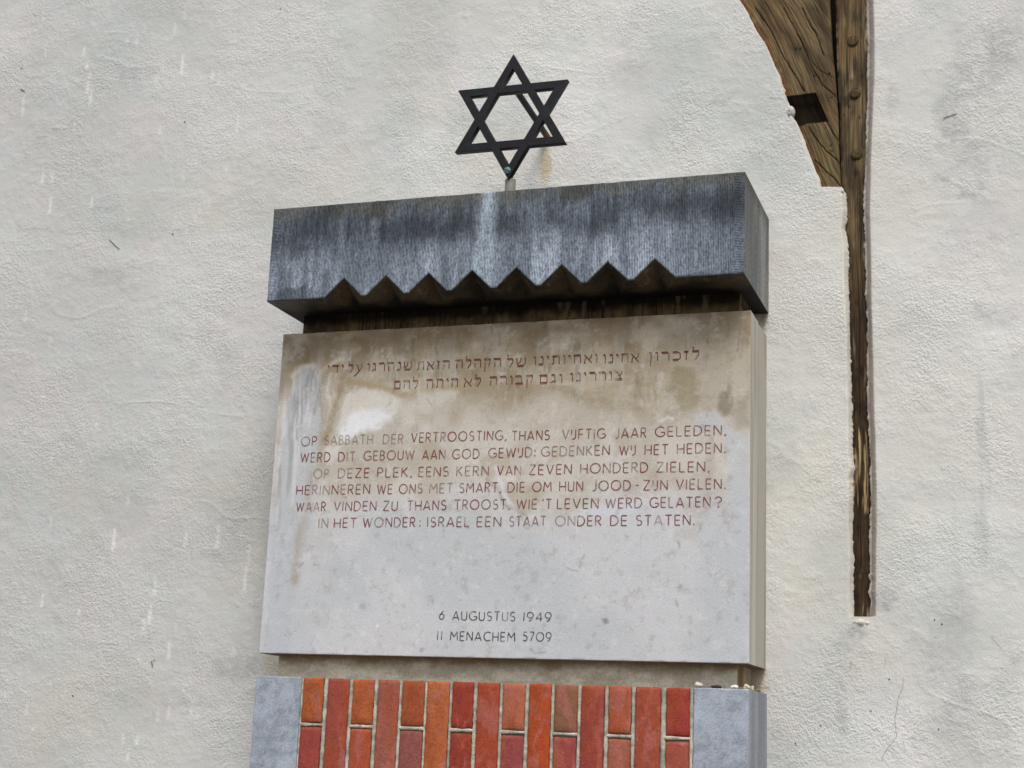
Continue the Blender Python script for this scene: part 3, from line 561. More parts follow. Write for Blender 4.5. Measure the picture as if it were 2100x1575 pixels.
# --- tooled cornice with eight notches
PK = [.1949 + .1048 * k for k in range(8)]; PH = .0448; PWD = .0462
def zz_bottom(x):
    b = np.full(np.shape(x), LC)
    for p in PK: b = np.maximum(b, LC + PH * (1 - np.abs(x - p) / PWD))
    return b
def lintel_colour(x, z):
    wz = z + (fbm(x, z * .5, .05, 401, 6, .72) - .5) * .07; v = .5 * fbm(x, z * .22, .05, 405, 6, .75) + .5 * fbm(x, z * .08, .012, 407, 4, .75)
    K = mix(lin(48, 55, 64), lin(102, 112, 123), sm(.32, .7, v)); K = mix(K, lin(120, 131, 143), .5 * sm(.98, .88, wz))
    K = mix(K, lin(160, 172, 186), .8 * sm(.97, .86, wz) * sm(.42, .7, .5 * fbm(x, z * .3, .07, 411, 3) + .5 * fbm(x, z * .12, .014, 413, 4, .7)))
    K = mix(K, lin(40, 46, 54), .75 * sm(.9, .95, wz) * sm(1.01, .97, wz) * sm(.3, .6, fbm(x, z, .09, 415, 3)))
    K = mix(K, lin(88, 90, 84), .75 * sm(.995, 1.025, wz)); K = mix(K, lin(46, 44, 40), .6 * sm(.98, 1.01, wz) * sm(.55, .7, fbm(x, z * .4, .05, 417, 3)))
    K = mix(K, lin(180, 196, 210), .9 * np.exp(-((x - .538 + (z - .9) * -.02) / (.016 + .012 * (1.03 - z) / .2)) ** 2) * (.6 + 1.4 * (v - .5)))
    K = mix(K, lin(60, 68, 76), .75 * sm(.16, .08, x) * sm(.84, .828, wz)); K = mix(K, lin(140, 150, 168), .5 * sm(.03, .02, x) * sm(.92, .82, z))
    bot = zz_bottom(x); K = mix(K, lin(44, 48, 54), .7 * sm(.006, .001, z - bot))
    return K
def cornice():
    m = MB(); ex = [q for p in PK for q in (p - PWD, p, p + PWD)]
    x = xgrid(0, W + .0029, .0035, ex)
    X, Y, Z, K = face(x, zz_bottom, lambda q: q * 0 + LT, -DL, 60, lambda a, b: 0 * a, lintel_colour, .0018, 420, .0005)
    m.grid(X, Y, Z, K)
    for c in (0, -1):
        ny = 30; u = np.linspace(0, 1, ny)[None]; yy = Y[:, c][:, None] * (1 - u) + .02 * u; z_ = np.repeat(Z[:, c][:, None], ny, 1)
        v = fbm(yy, z_ * .2, .04, 431, 4); kk = mix(lin(128, 126, 114), lin(92, 96, 102), sm(.3, .7, v)); kk = mix(kk, lin(150, 154, 160), .5 * sm(.5, .7, fbm(yy, z_ * .1, .02, 433, 2)) * sm(-.15, -.1, yy))
        kk = mix(kk, lin(50, 50, 50), .8 * np.exp(-((yy + .178) / .0016) ** 2)); kk = mix(kk, lin(70, 66, 54), .6 * sm(.99, 1.03, z_))
        m.grid(np.repeat(X[:, c][:, None], ny, 1), yy, z_, kk)
    yb = .02
    m.grid(np.stack([X[-1]] * 2), np.stack([Y[-1], Y[-1] * 0 + yb]), np.stack([Z[-1]] * 2), lin(90, 90, 86))
    # underside: flat soffit with half-pyramid notches that die out towards the back
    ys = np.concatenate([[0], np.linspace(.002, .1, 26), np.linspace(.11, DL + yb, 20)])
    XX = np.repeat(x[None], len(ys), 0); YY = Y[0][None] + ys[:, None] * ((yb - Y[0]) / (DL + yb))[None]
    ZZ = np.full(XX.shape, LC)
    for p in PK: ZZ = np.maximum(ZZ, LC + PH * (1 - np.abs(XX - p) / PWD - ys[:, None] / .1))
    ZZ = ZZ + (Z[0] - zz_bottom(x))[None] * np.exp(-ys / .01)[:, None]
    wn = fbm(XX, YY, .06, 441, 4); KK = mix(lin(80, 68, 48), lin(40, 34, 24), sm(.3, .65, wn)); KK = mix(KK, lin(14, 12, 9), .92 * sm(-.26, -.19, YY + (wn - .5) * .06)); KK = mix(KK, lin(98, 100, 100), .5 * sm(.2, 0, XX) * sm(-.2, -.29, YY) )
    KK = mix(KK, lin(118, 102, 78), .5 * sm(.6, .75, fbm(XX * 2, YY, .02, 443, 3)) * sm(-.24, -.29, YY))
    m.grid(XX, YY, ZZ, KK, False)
    return m.build('cornice', M_lin, MEM)
cornice()
# --- brick base: two bluestone jambs, mortar bed, bricks
def jamb_col(x, z):
    K = mix(lin(134, 143, 155), lin(162, 169, 178), sm(.3, .7, fbm(x, z, .016, 501, 5, .85))); K = mix(K, lin(112, 120, 134), .35 * sm(.5, .75, fbm(x, z, .08, 505, 5, .7)))
    K = mix(K, lin(176, 186, 200), .4 * sm(.5, .7, fbm(x, z, .05, 507, 3))); return K
jside = lambda y, z: mix(lin(158, 162, 168), lin(132, 136, 146), sm(.3, .7, fbm(y, z * .2, .04, 511, 3)))
PB = -Z0 - .02
for a, b, s_ in ((0.0018, .1160, 3), (1.0080, W + .0013, 5)):
    stone('jamb_stone', M_blue, a, b, -.95, PZ, -DP, .03, .004, jamb_col, jside, seed=500 + s_, ch=.0016)
    stone('jamb_stone', M_blue, a, b, PB, -.953, -DP, .03, .02, jamb_col, jside, seed=505 + s_, ch=.0016)
SKIRT = MB().box(.1163, 1.0077, -.2155, .03, PB, PZ - .0018, lin(184, 178, 164))
BX = [(.1211, .1710), (.1819, .2334), (.2423, .2930), (.3024, .3523), (.3604, .4132), (.4193, .4708), (.4778, .5257), (.5353, .5853), (.5931, .6428), (.6523, .7009), (.7089, .7594), (.7679, .8179), (.8274, .8754), (.8851, .9381), (.9502, .9986)]
bed = SKIRT.build('mortar_bed', M_mort, MEM)
pt = MB()                                       # raised pointing between the bricks
def bead(pts, w_, seed):
    P = resamp(pts, .004); n = len(P); d = np.gradient(P, axis=0); nr = np.stack([-d[:, 1], d[:, 0]], 1); nr /= np.linalg.norm(nr, axis=1)[:, None]
    q = np.cumsum(np.full(n, .004)); ww = w_ * (.95 + .5 * (fbm(q, q * 0, .012, seed, 3) - .5) * 2)
    cols = []
    for f, y in ((-.5, .0), (-.42, -.0055), (-.2, -.0074), (.2, -.0074), (.42, -.0055), (.5, .0)):
        j = (fbm(q, q * 0 + f, .008, seed + 9, 2) - .5) * .0014
        cols.append(np.stack([P[:, 0] + nr[:, 0] * (f * ww), -.2162 + y + j, P[:, 1] + nr[:, 1] * (f * ww)], 1))
    A = np.stack(cols, 1); K = mix(lin(196, 190, 176), lin(146, 141, 128), sm(.25, .7, fbm(A[..., 0], A[..., 2], .014, seed, 4, .7))); pt.grid(A[..., 0], A[..., 1], A[..., 2], K)
gaps = [(.1163 + .1211) / 2] + [(BX[i][1] + BX[i + 1][0]) / 2 for i in range(14)] + [(.9986 + 1.0077) / 2]
for i, gx_ in enumerate(gaps):
    wd = [(.1211 - .1163)] + [BX[k + 1][0] - BX[k][1] for k in range(14)] + [.009]
    bead([(gx_, PZ - .002), (gx_ + .0006, -.4), (gx_, -.95)], wd[i] * .9, 520 + i)
brick_cols = [(158, 84, 48), (150, 70, 62), (164, 86, 52), (148, 86, 80), (150, 78, 52), (170, 92, 60), (146, 54, 46), (156, 66, 48), (164, 92, 76), (166, 68, 36), (134, 92, 76), (150, 66, 62), (162, 82, 62), (158, 74, 58), (148, 56, 56)]
low_cols = [(146, 62, 62), 0, (158, 74, 52), 0, (142, 78, 82), 0, (140, 54, 44), 0, (144, 68, 74), 0, (148, 66, 70), 0, (152, 88, 78), 0, (150, 74, 66)]
def brick(x0, x1, z0, z1, col, seed):
    nx, nz = 7, 13; cx = (x0 + x1) / 2; cz = (z0 + z1) / 2; r = np.random.RandomState(seed)
    ux = np.array([0, .03, .1, .5, .9, .97, 1.]); uz = np.concatenate([[0, .012, .04], np.linspace(.15, .85, 7), [.96, .988, 1.]])
    X, Z = np.meshgrid(x0 + (x1 - x0) * ux, z0 + (z1 - z0) * uz)
    jx = (fbm(Z, Z * 0 + seed, .022, seed % 40, 3, .8) - .5) * .0036; jz = (fbm(X, X * 0 + seed, .02, seed % 37, 2) - .5) * .003
    X = X + jx * (np.abs(X - cx) / (x1 - x0) * 2); Z = Z + jz * (np.abs(Z - cz) / (z1 - z0) * 2)
    ex = np.minimum(X - X[:, :1], X[:, -1:] - X); ez = np.minimum(Z - Z[:1], Z[-1:] - Z)
    R_ = .0042; a = np.clip(1 - ex / R_, 0, 1); b = np.clip(1 - ez / R_, 0, 1); Y = -.2225 - r.uniform(-.0006, .0012) + .0026 * (a ** 2 + b ** 2) + (fbm(X, Z, .03, seed % 31, 2) - .5) * .0016
    m = MB(); m.grid(X, Y, Z, (1, 1, 1))
    for s_ in ((X[:, 0], Y[:, 0], Z[:, 0]), (X[:, -1], Y[:, -1], Z[:, -1]), (X[0], Y[0], Z[0]), (X[-1], Y[-1], Z[-1])):
        m.grid(np.stack([s_[0]] * 2), np.stack([s_[1], s_[1] * 0 - .2153]), np.stack([s_[2]] * 2), (1, 1, 1), True)
    o = m.build('brick', M_brick, bed, origin=(cx, -.22, cz)); c = lin(*col) * r.uniform(.92, 1.06) ; g_ = c.mean(); c = (c * .96 + g_ * .04) * np.array([1.1, 1.12, .9]); o.color = (*c, 1)
for i, (a, b) in enumerate(BX):
    rr = np.random.RandomState(i + 60)
    zt = PZ - .0005 - (i % 3) * .0006
    if i % 2 == 0:
        zs = [(zt, -.1495 - (i % 4) * .0004)]; z = -.1597
    else:
        zs = []; z = zt
    while z > -.62:
        zs.append((z, z - .2085)); z -= .2187
    for k, (u, v) in enumerate(zs):
        col = brick_cols[i] if k == 0 else (low_cols[i] if (k == 1 and low_cols[i]) else brick_cols[rr.randint(15)])
        brick(a, b, v, u, col, i * 10 + k + 3)
        if k: bead([(a - .003, u + .0051), (b + .003, u + .0051)], .0086, 560 + i * 4 + k)
o = pt.build('pointing', M_mort, MEM); o['kind'] = 'stuff'

# --- lettering cut into the tablet
def arc(cx, cy, rx, ry, a0, a1, n=12):
    return [(cx + rx * math.cos(math.radians(a0 + (a1 - a0) * i / n)), cy + ry * math.sin(math.radians(a0 + (a1 - a0) * i / n))) for i in range(n + 1)]
S_curve = arc(.26, .75, .23, .25, 35, 250, 8) + arc(.27, .26, .25, .26, 75, -145, 9)
LAT = {
 'A': (.72, [[(0, 0), (.36, 1)], [(.36, 1), (.72, 0)], [(.11, .28), (.61, .28)]]),
 'B': (.5, [[(0, 0), (0, 1)], [(0, 1)] + arc(.2, .76, .24, .24, 90, -90, 8) + [(0, .52)], [(.2, .52)] + arc(.22, .26, .28, .26, 90, -90, 8) + [(0, 0)]]),
 'C': (.72, [arc(.46, .5, .46, .5, 48, 312, 16)]),
 'D': (.66, [[(0, 0), (0, 1)], [(0, 1)] + arc(.2, .5, .46, .5, 90, -90, 12) + [(0, 0)]]),
 'E': (.48, [[(0, 0), (0, 1)], [(0, 1), (.48, 1)], [(0, .5), (.44, .5)], [(0, 0), (.48, 0)]]),
 'F': (.46, [[(0, 0), (0, 1)], [(0, 1), (.46, 1)], [(0, .48), (.42, .48)]]),
 'G': (.82, [arc(.46, .5, .46, .5, 48, 330, 17) + [(.82, .44)], [(.5, .44), (.84, .44)]]),
 'H': (.62, [[(0, 0), (0, 1)], [(.62, 0), (.62, 1)], [(0, .48), (.62, .48)]]),
 'I': (.02, [[(0, 0), (0, 1)]]),
 'J': (.36, [[(.36, 1), (.36, .25)] + arc(.12, .22, .24, .24, 0, -110, 6)]),
 'Y': (.46, [[(0, 1), (0, .5)], [(.44, 1), (.44, .26)] + arc(.2, .24, .24, .25, 0, -120, 6)]),
 'K': (.54, [[(0, 0), (0, 1)], [(.5, 1), (0, .42)], [(.12, .56), (.54, 0)]]),
 'L': (.44, [[(0, 1), (0, 0)], [(0, 0), (.44, 0)]]),
 'M': (.82, [[(.0, 0), (.06, 1)], [(.06, 1), (.41, .4)], [(.41, .4), (.76, 1)], [(.76, 1), (.82, 0)]]),
 'N': (.64, [[(0, 0), (0, 1)], [(0, 1), (.64, 0)], [(.64, 0), (.64, 1)]]),
 'O': (.94, [arc(.47, .5, .47, .5, 0, 360, 22)]),
 'P': (.48, [[(0, 0), (0, 1)], [(0, 1)] + arc(.2, .73, .28, .27, 90, -90, 9) + [(0, .46)]]),
 'R': (.52, [[(0, 0), (0, 1)], [(0, 1)] + arc(.2, .74, .28, .26, 90, -90, 9) + [(0, .48)], [(.2, .48), (.52, 0)]]),
 'S': (.52, [S_curve]),
 'T': (.6, [[(0, 1), (.6, 1)], [(.3, 1), (.3, 0)]]),
 'U': (.58, [[(0, 1), (0, .3)] + arc(.29, .29, .29, .29, 180, 360, 9) + [(.58, 1)]]),
 'V': (.66, [[(0, 1), (.33, 0)], [(.33, 0), (.66, 1)]]),
 'W': (.96, [[(0, 1), (.24, 0)], [(.24, 0), (.48, .92)], [(.48, .92), (.72, 0)], [(.72, 0), (.96, 1)]]),
 'Z': (.6, [[(0, 1), (.58, 1)], [(.58, 1), (0, 0)], [(0, 0), (.6, 0)]]),
 '0': (.94, [arc(.47, .5, .47, .5, 0, 360, 22)]),
 '1': (.06, [[(.03, 1), (0, 0)]]),
 '4': (.66, [[(.5, 0), (.5, 1)], [(.5, 1), (0, .3)], [(0, .3), (.66, .3)]]),
 '5': (.52, [[(.46, 1), (.1, 1)], [(.1, 1), (.05, .58)], [(.05, .58)] + arc(.22, .31, .28, .31, 100, -140, 12)]),
 '6': (.62, [[(.5, 1), (.08, .48)] + arc(.31, .31, .30, .31, 150, 510, 18)]),
 '7': (.56, [[(0, 1), (.56, 1)], [(.56, 1), (.16, 0)]]),
 '9': (.64, [arc(.32, .67, .32, .33, -30, 330, 18), [(.62, .58), (.5, .2), (.2, -.02)]]),
 ',': (.06, [[(.06, .1), (.06, .02), (.0, -.12)]]), '.': (.08, [[(.0, .04), (.08, .04)]]), ':': (.08, [[(0, .12), (.07, .12)], [(0, .66), (.07, .66)]]),
 '-': (.4, [[(0, .5), (.4, .5)]]), "'": (.05, [[(.05, 1.04), (0, .82)]]), '?': (.5, [arc(.24, .76, .25, .26, 170, -40, 10) + [(.26, .45), (.24, .28)], [(.22, .04), (.28, .04)]]),
}
T_, t_ = 2.5, .9       # thick and thin pen strokes
HEB = {
 'א': (.72, [([(0, 1), (.7, .02)], 1.4), ([(.68, 1), (.66, .7), (.48, .42)], 1.1), ([(.22, .66), (.1, .4), (.06, 0)], 1.0), ([(0, .04), (.16, .04)], 1.4)]),
 'ב': (.66, [([(0, .93), (.5, .93)], T_), ([(.5, .93), (.55, .1)], t_), ([(0, .07), (.68, .07)], T_), ([(.02, 1.02), (0, .9)], t_)]),
 'ג': (.42, [([(.04, .95), (.3, .92)], T_), ([(.3, .92), (.34, 0)], t_), ([(.3, .3), (.0, .04)], 1.3)]),
 'ד': (.66, [([(0, .93), (.66, .93)], T_), ([(.52, .93), (.52, .04)], 1.0), ([(.02, 1.03), (0, .9)], t_)]),
 'ה': (.68, [([(0, .93), (.62, .93)], T_), ([(.62, .93), (.64, .0)], 1.0), ([(.12, .6), (.1, 0)], 1.0), ([(.0, 1.03), (0, .9)], t_)]),
 'ו': (.24, [([(0, .94), (.18, .92)], T_), ([(.18, .92), (.2, 0)], 1.0)]),
 'ז': (.36, [([(0, .95), (.34, .9)], T_), ([(.2, .9), (.16, 0)], 1.0)]),
 'ח': (.68, [([(0, .93), (.64, .93)], T_), ([(.62, .93), (.64, .0)], 1.0), ([(.1, .93), (.1, 0)], 1.0)]),
 'י': (.22, [([(0, .94), (.18, .92)], T_), ([(.18, .92), (.16, .62)], 1.1)]),
 'כ': (.62, [([(0, .93), (.42, .93)], T_), ([(.42, .93), (.58, .76), (.58, .25), (.42, .07)], 1.1), ([(.42, .07), (.0, .07)], T_)]),
 'ל': (.56, [([(.02, 1.5), (.12, 1.28), (.04, .95)], 1.0), ([(.02, .93), (.52, .93)], T_), ([(.52, .93), (.5, .5), (.24, .0)], 1.0)]),
 'ם': (.66, [([(0, .93), (.6, .93)], T_), ([(.6, .93), (.62, .07)], 1.0), ([(.1, .93), (.08, .07)], 1.0), ([(.04, .07), (.64, .07)], T_)]),
 'נ': (.44, [([(.12, .94), (.36, .92)], T_), ([(.36, .92), (.38, .1)], 1.0), ([(0, .07), (.4, .07)], T_)]),
 'ן': (.22, [([(0, .94), (.18, .92)], T_), ([(.18, .92), (.12, -.5)], 1.0)]),
 'ע': (.66, [([(0, 1), (.2, .9), (.34, .2)], 1.2), ([(.6, 1), (.6, .6), (.34, .1), (-.12, -.42)], 1.3), ([(.52, .97), (.66, .94)], 1.6)]),
 'צ': (.68, [([(.02, .98), (.2, .88), (.56, .12)], 1.3), ([(.6, .98), (.58, .7), (.36, .5)], 1.1), ([(0, .07), (.66, .07)], T_)]),
 'ק': (.68, [([(0, .93), (.6, .93)], T_), ([(.6, .93), (.56, .5), (.42, .05)], 1.0), ([(.12, .6), (.12, -.5)], 1.0)]),
 'ר': (.62, [([(0, .93), (.5, .93)], T_), ([(.48, .93), (.58, .78), (.58, .0)], 1.0), ([(.02, 1.03), (0, .9)], t_)]),
 'ש': (.8, [([(0, .98), (.06, .5), (.16, .07)], 1.0), ([(.38, .96), (.36, .6), (.1, .3)], 1.0), ([(.74, .98), (.76, .4), (.6, .07)], 1.0), ([(.1, .07), (.62, .07)], T_), ([(-.02, .97), (.1, .95)], 1.6), ([(.32, .97), (.44, .95)], 1.6), ([(.68, .97), (.8, .95)], 1.6)]),
 'ת': (.74, [([(.04, .93), (.66, .93)], T_), ([(.66, .93), (.68, .0)], 1.0), ([(.16, .93), (.16, .08), (.0, .05)], 1.0), ([(0, .05), (.12, .07)], 1.7)]),
}
YF = -DS - .0004
def text_line(words, base, cap, sw, col, faded=None, heb=False, bold=1., slope=0):
    for wi, (word, u0, u1, vb) in enumerate(words):
        x0, zb = px(u0, vb, -DS); x1 = px(u1, vb, -DS)[0]
        G = HEB if heb else LAT; chars = word[::-1] if heb else word
        sp = .26 if heb else .3
        tot = sum(G[c][0] for c in chars) + sp * (len(chars) - 1); k = (x1 - x0 - (sw if not heb else 0)) / tot; pen = x0 + (sw / 2 if not heb else 0)
        for ci, c in enumerate(chars):
            mb = MB(); uv = []
            wd, strokes = G[c]; wear = 0
            if faded and (word, ci) in faded: wear = faded[(word, ci)]
            elif faded and word in faded: wear = faded[word]
            wr = np.random.RandomState(wi * 31 + ci + int(vb)); dz = wr.uniform(-.0003, .0003)
            for si, s_ in enumerate(strokes):
                pl, wm = s_ if heb else (s_, 1.)
                P = resamp([(pen + a * k, zb + dz + b * cap) for a, b in pl], .0016)
                ww = sw * wm * bold * (.88 + .24 * fbm(P[:, 0], P[:, 1], .01, 600, 2))
                if c in ',.:' or (c == '?' and si == 1):
                    ww = np.full(len(P), sw * 1.35)
                    if len(pl) == 2: m_ = P.mean(0); P = np.array([m_ - (sw * .65, 0), m_ + (sw * .65, 0)]); ww = np.full(2, sw * 1.3)
                else: ww[0] *= .8; ww[-1] *= .8
                ribbon(mb, P, ww, YF - .00004 * si, (0, 0, 0), uv)
                V = mb.V[-1]; f = np.clip(wear + .06 + .26 * wr.rand() + .6 * sm(.52, .78, fbm(V[:, 0], V[:, 2], .012, 611, 3)), 0, .84)
                loc = tablet_colour(V[:, 0], V[:, 2]) * .8
                mb.K[-1] = mix(np.broadcast_to(col, loc.shape), loc, f)
            mb.build('hebrew_letter' if heb else 'letter', M_let, TAB, uv=np.concatenate(uv))
            pen += (wd + sp) * k
red = lin(124, 46, 42); dk = lin(62, 40, 50); CAP = .0213
H1 = [('ידי', 671, 704, 0), ('על', 713, 742, 0), ('שנהרגו', 753, 844, 0), ('הזאת', 855, 921.6, 0), ('הקהלה', 934, 1027, 0), ('של', 1039, 1078, 0), ('ואחיותינו', 1094, 1225, 0), ('אחינו', 1237, 1310, 0), ('לזכרון', 1331, 1434, 0)]
H2 = [('להם', 807.6, 857, 0), ('היתה', 874, 939, 0), ('לא', 951, 986, 0), ('קבורה', 1004, 1093.6, 0), ('וגם', 1106, 1153, 0), ('צוררינו', 1169.6, 1276.6, 0)]
def ln(words, a, b):          # baseline interpolated between two measured points
    return [(t, u0, u1, a[1] + (b[1] - a[1]) * ((u0 + u1) / 2 - a[0]) / (b[0] - a[0])) for t, u0, u1, _ in words]
def wl(s): return [(a, b, c, 0) for a, b, c in s]
text_line(ln(H1, (690, 766.5), (1420, 740)), None, .0198, .0021, lin(104, 38, 33), heb=True)
text_line(ln(H2, (830, 799), (1270, 781.5)), None, .0198, .0021, lin(110, 42, 37), heb=True)
L1 = wl([('OP', 616.7, 649.6), ('SABBATH', 664, 764.6), ('DER', 784.5, 827.2), ('VERTROOSTING,', 842.4, 1038), ('THANS', 1048.5, 1127.3), ('VYFTIG', 1152.4, 1242), ('JAAR', 1260.5, 1326), ('GELEDEN,', 1342.6, 1489)])
L2 = wl([('WERD', 615.2, 677.2), ('DIT', 693, 728.7), ('GEBOUW', 745, 849.6), ('AAN', 865, 913), ('GOD', 926.7, 983.2), ('GEWYD:', 1000.7, 1098.6), ('GEDENKEN', 1109, 1250.4), ('WY', 1269.4, 1304), ('HET', 1321.6, 1371), ('HEDEN.', 1388, 1488.7)])
L3 = wl([('OP', 642, 674), ('DEZE', 692.5, 757.6), ('PLEK,', 773, 844.5), ('EENS', 857.7, 920.3), ('KERN', 935.5, 1002.3), ('VAN', 1018.7, 1068.6), ('ZEVEN', 1084.3, 1172.5), ('HONDERD', 1189.5, 1329.2), ('ZIELEN,', 1345.5, 1455)])
L4 = wl([('HERINNEREN', 607, 758.7), ('WE', 772.5, 805), ('ONS', 817.4, 866.5), ('MET', 879.6, 928.9), ('SMART,', 941, 1027.7), ('DIE', 1040.2, 1077), ('OM', 1091, 1131.3), ('HUN', 1146.3, 1196), ('JOOD', 1213.5, 1293.6), ('-', 1301.4, 1311.3), ('ZYN', 1318.7, 1369.5), ('VIELEN.', 1385.8, 1488.7)])
L5 = wl([('WAAR', 606.4, 668.2), ('VINDEN', 684, 771.8), ('ZU', 785, 815.6), ('THANS', 834.3, 915.3), ('TROOST,', 931, 1045.6), ('WIE', 1058.4, 1102), ("'T", 1111.6, 1131.8), ('LEVEN', 1141.8, 1227.6), ('WERD', 1240.8, 1316.9), ('GELATEN', 1331.6, 1457.4), ('?', 1465.2, 1481)])
L6 = wl([('IN', 652.4, 672.8), ('HET', 684.2, 731.3), ('WONDER', 743.3, 851.8), (':', 860, 862.7), ('ISRAEL', 875.4, 962.8), ('EEN', 977, 1028), ('STAAT', 1043.5, 1120), ('ONDER', 1137.8, 1233.6), ('DE', 1251, 1286.6), ('STATEN.', 1303.4, 1425)])
SW = .0025
text_line(ln(L1, (630, 914.8), (1488, 893.8)), None, CAP, SW, red, {'SABBATH': .5, 'DER': .35, ('VYFTIG', 0): .3, ('SABBATH', 4): .7, ('SABBATH', 3): .6, ('JAAR', 0): .4})
text_line(ln(L2, (640, 948), (1488, 929.5)), None, CAP, SW, red, {'DIT': .4, ('DIT', 0): 0, 'GEBOUW': .15, 'GEDENKEN': .35, ('GEDENKEN', 6): 0, ('GEDENKEN', 7): 0}, bold=1.06)
text_line(ln(L3, (650, 981.5), (1450, 968)), None, CAP, SW, red, {'OP': .65, ('DEZE', 0): .3, 'KERN': .2}, bold=1.04)
text_line(ln(L4, (630, 1015.5), (1488, 1003)), None, CAP, SW, red, {'MET': .4, ('HERINNEREN', 2): .5, ('HERINNEREN', 3): .5, ('HERINNEREN', 4): .4, ('SMART', 1): .4})
text_line(ln(L5, (630, 1049), (1480, 1040)), None, CAP, SW, red, {('WAAR', 2): .5, ('WERD', 0): .2, ('WAAR', 1): .3})
text_line(ln(L6, (660, 1082.3), (1425, 1077)), None, CAP, SW, red, {'IN': .4, ('ONDER', 1): .6, ('ONDER', 0): .4, ('STATEN.', 2): .6, 'STAAT': .15}, bold=1.05)
text_line([('6', 899.6, 911.5, 1270.3), ('AUGUSTUS', 927, 1056.9, 1271.8), ('1949', 1073, 1131.2, 1273.8)], None, .0190, .0024, dk)
text_line([('11', 895.8, 907.5, 1312.3), ('MENACHEM', 922.5, 1056.9, 1313), ('5709', 1071.8, 1131, 1314.4)], None, .0190, .0024, dk)

# ------------------------------------------------------------------ star on its post
SX, SZ, SR, SB = .5607, 1.2454, .1567, .0183; SY = -.24
STAR = tag(empty('star_emblem', (SX, SY, LT)), 'dark six-pointed metal star standing above the cornice, stayed to the wall by a rod', 'star')
def tri(r, up): return [(SX + r * math.cos(math.radians(a)), SZ + r * math.sin(math.radians(a))) for a in ((90, 210, 330) if up else (270, 30, 150))]
def isect(p, q, r, s):
    d1 = (q[0] - p[0], q[1] - p[1]); d2 = (s[0] - r[0], s[1] - r[1]); t = ((r[0] - p[0]) * d2[1] - (r[1] - p[1]) * d2[0]) / (d1[0] * d2[1] - d1[1] * d2[0]); return (p[0] + t * d1[0], p[1] + t * d1[1])
def star():
    ri = SR - 2 * SB                      # circumradius of the inner triangle edge lines
    rh = SR / math.sqrt(3)
    outer = []
    for k in range(6):
        a = 90 + 60 * k; outer.append((SX + SR * math.cos(math.radians(a)), SZ + SR * math.sin(math.radians(a))))
        a += 30; outer.append((SX + rh * math.cos(math.radians(a)), SZ + rh * math.sin(math.radians(a))))
    hexr = ri / math.sqrt(3); hexa = [(SX + hexr * math.cos(math.radians(120 + 60 * k)), SZ + hexr * math.sin(math.radians(120 + 60 * k))) for k in range(6)]
    holes = []
    for k in range(6):                    # small window in each point: inner triangle tip minus the crossing bar
        th = math.radians(90 + 60 * k); tip = ri; bar = SR / 2
        hw = (tip - bar) * math.tan(math.radians(30))
        loc = [(tip, 0), (bar, hw), (bar, -hw)]
        holes.append([(SX + a * math.cos(th) - b * math.sin(th), SZ + a * math.sin(th) + b * math.cos(th)) for a, b in loc])
    cu = bpy.data.curves.new('star_frame', 'CURVE'); cu.dimensions = '2D'; cu.fill_mode = 'BOTH'; cu.extrude = .0078; cu.bevel_depth = .0008; cu.bevel_resolution = 1; cu.offset = -.0008
    for L in [outer, hexa] + holes:
        s = cu.splines.new('POLY'); s.points.add(len(L) - 1); s.use_cyclic_u = True
        for q, p in zip(s.points, L): q.co = (p[0] - SX, p[1] - SZ, 0, 1)
    tmp = bpy.data.objects.new('tmp', cu); C.objects.link(tmp); dg = bpy.context.evaluated_depsgraph_get(); me = bpy.data.meshes.new_from_object(tmp.evaluated_get(dg)); bpy.data.objects.remove(tmp); me.name = 'star_frame'
    V = np.zeros(len(me.vertices) * 3); me.vertices.foreach_get('co', V); V = V.reshape(-1, 3)
    K = np.broadcast_to(lin(26, 23, 28), (len(V), 3)); 
    me.attributes.new('Col', 'FLOAT_COLOR', 'POINT').data.foreach_set('color', np.concatenate([K, np.ones((len(K), 1))], 1).astype(np.float32).ravel())
    me.materials.clear(); me.materials.append(M_met)
    me.transform(Matrix.Rotation(math.radians(90), 4, 'X'))
    o = bpy.data.objects.new('star_frame', me); C.objects.link(o); put(o, STAR, (SX, SY + .0082, SZ))
star()
def tube(p, q, r, n=20, col=(0, 0, 0), seed=0, colf=None):
    p = np.array(p, float); q = np.array(q, float); d = (q - p); L = np.linalg.norm(d); d /= L; a = np.cross(d, (0, 0, 1) if abs(d[2]) < .9 else (0, 1, 0)); a /= np.linalg.norm(a); b = np.cross(d, a)
    t = np.linspace(0, 1, 16); th = np.linspace(0, 2 * math.pi, n + 1)
    P = p[None, None] + d * (L * t)[:, None, None] + r * (np.cos(th)[None, :, None] * a + np.sin(th)[None, :, None] * b)
    K = colf(t)[:, None] * np.ones((1, n + 1, 1)) if colf else np.asarray(col)
    m = MB(); m.grid(P[..., 0], P[..., 1], P[..., 2], K)
    for e in (0, -1): m.add(np.concatenate([P[e][:-1]]), [tuple(range(n))], K[e, 0] if colf else col, False)
    return m
rx, rz = px(1122, 281, 0)
tube((.566, SY + .012, 1.3165), (rx, .02, rz), .0078, colf=lambda t: mix(lin(36, 36, 40), lin(112, 84, 54), sm(.7, .95, t))).build('wall_rod', M_met, STAR)
pz = MB(); P0 = tube((.5605, -.222, LT - .01), (.5605, -.222, 1.094), .0125, colf=lambda t: mix(lin(140, 142, 132), lin(108, 110, 98), fbm(t, t * 0, .3, 9, 2)))
P0.build('post', M_peb, STAR)
s_ = MB(); sx_, sz_ = px(1039.5, 349, SY - .004); a = np.linspace(0, 2 * math.pi, 25)
prof = [(.0088, -SY * 0 + .001), (.0088, -.0022), (.0074, -.0036), (.0, -.0038)]
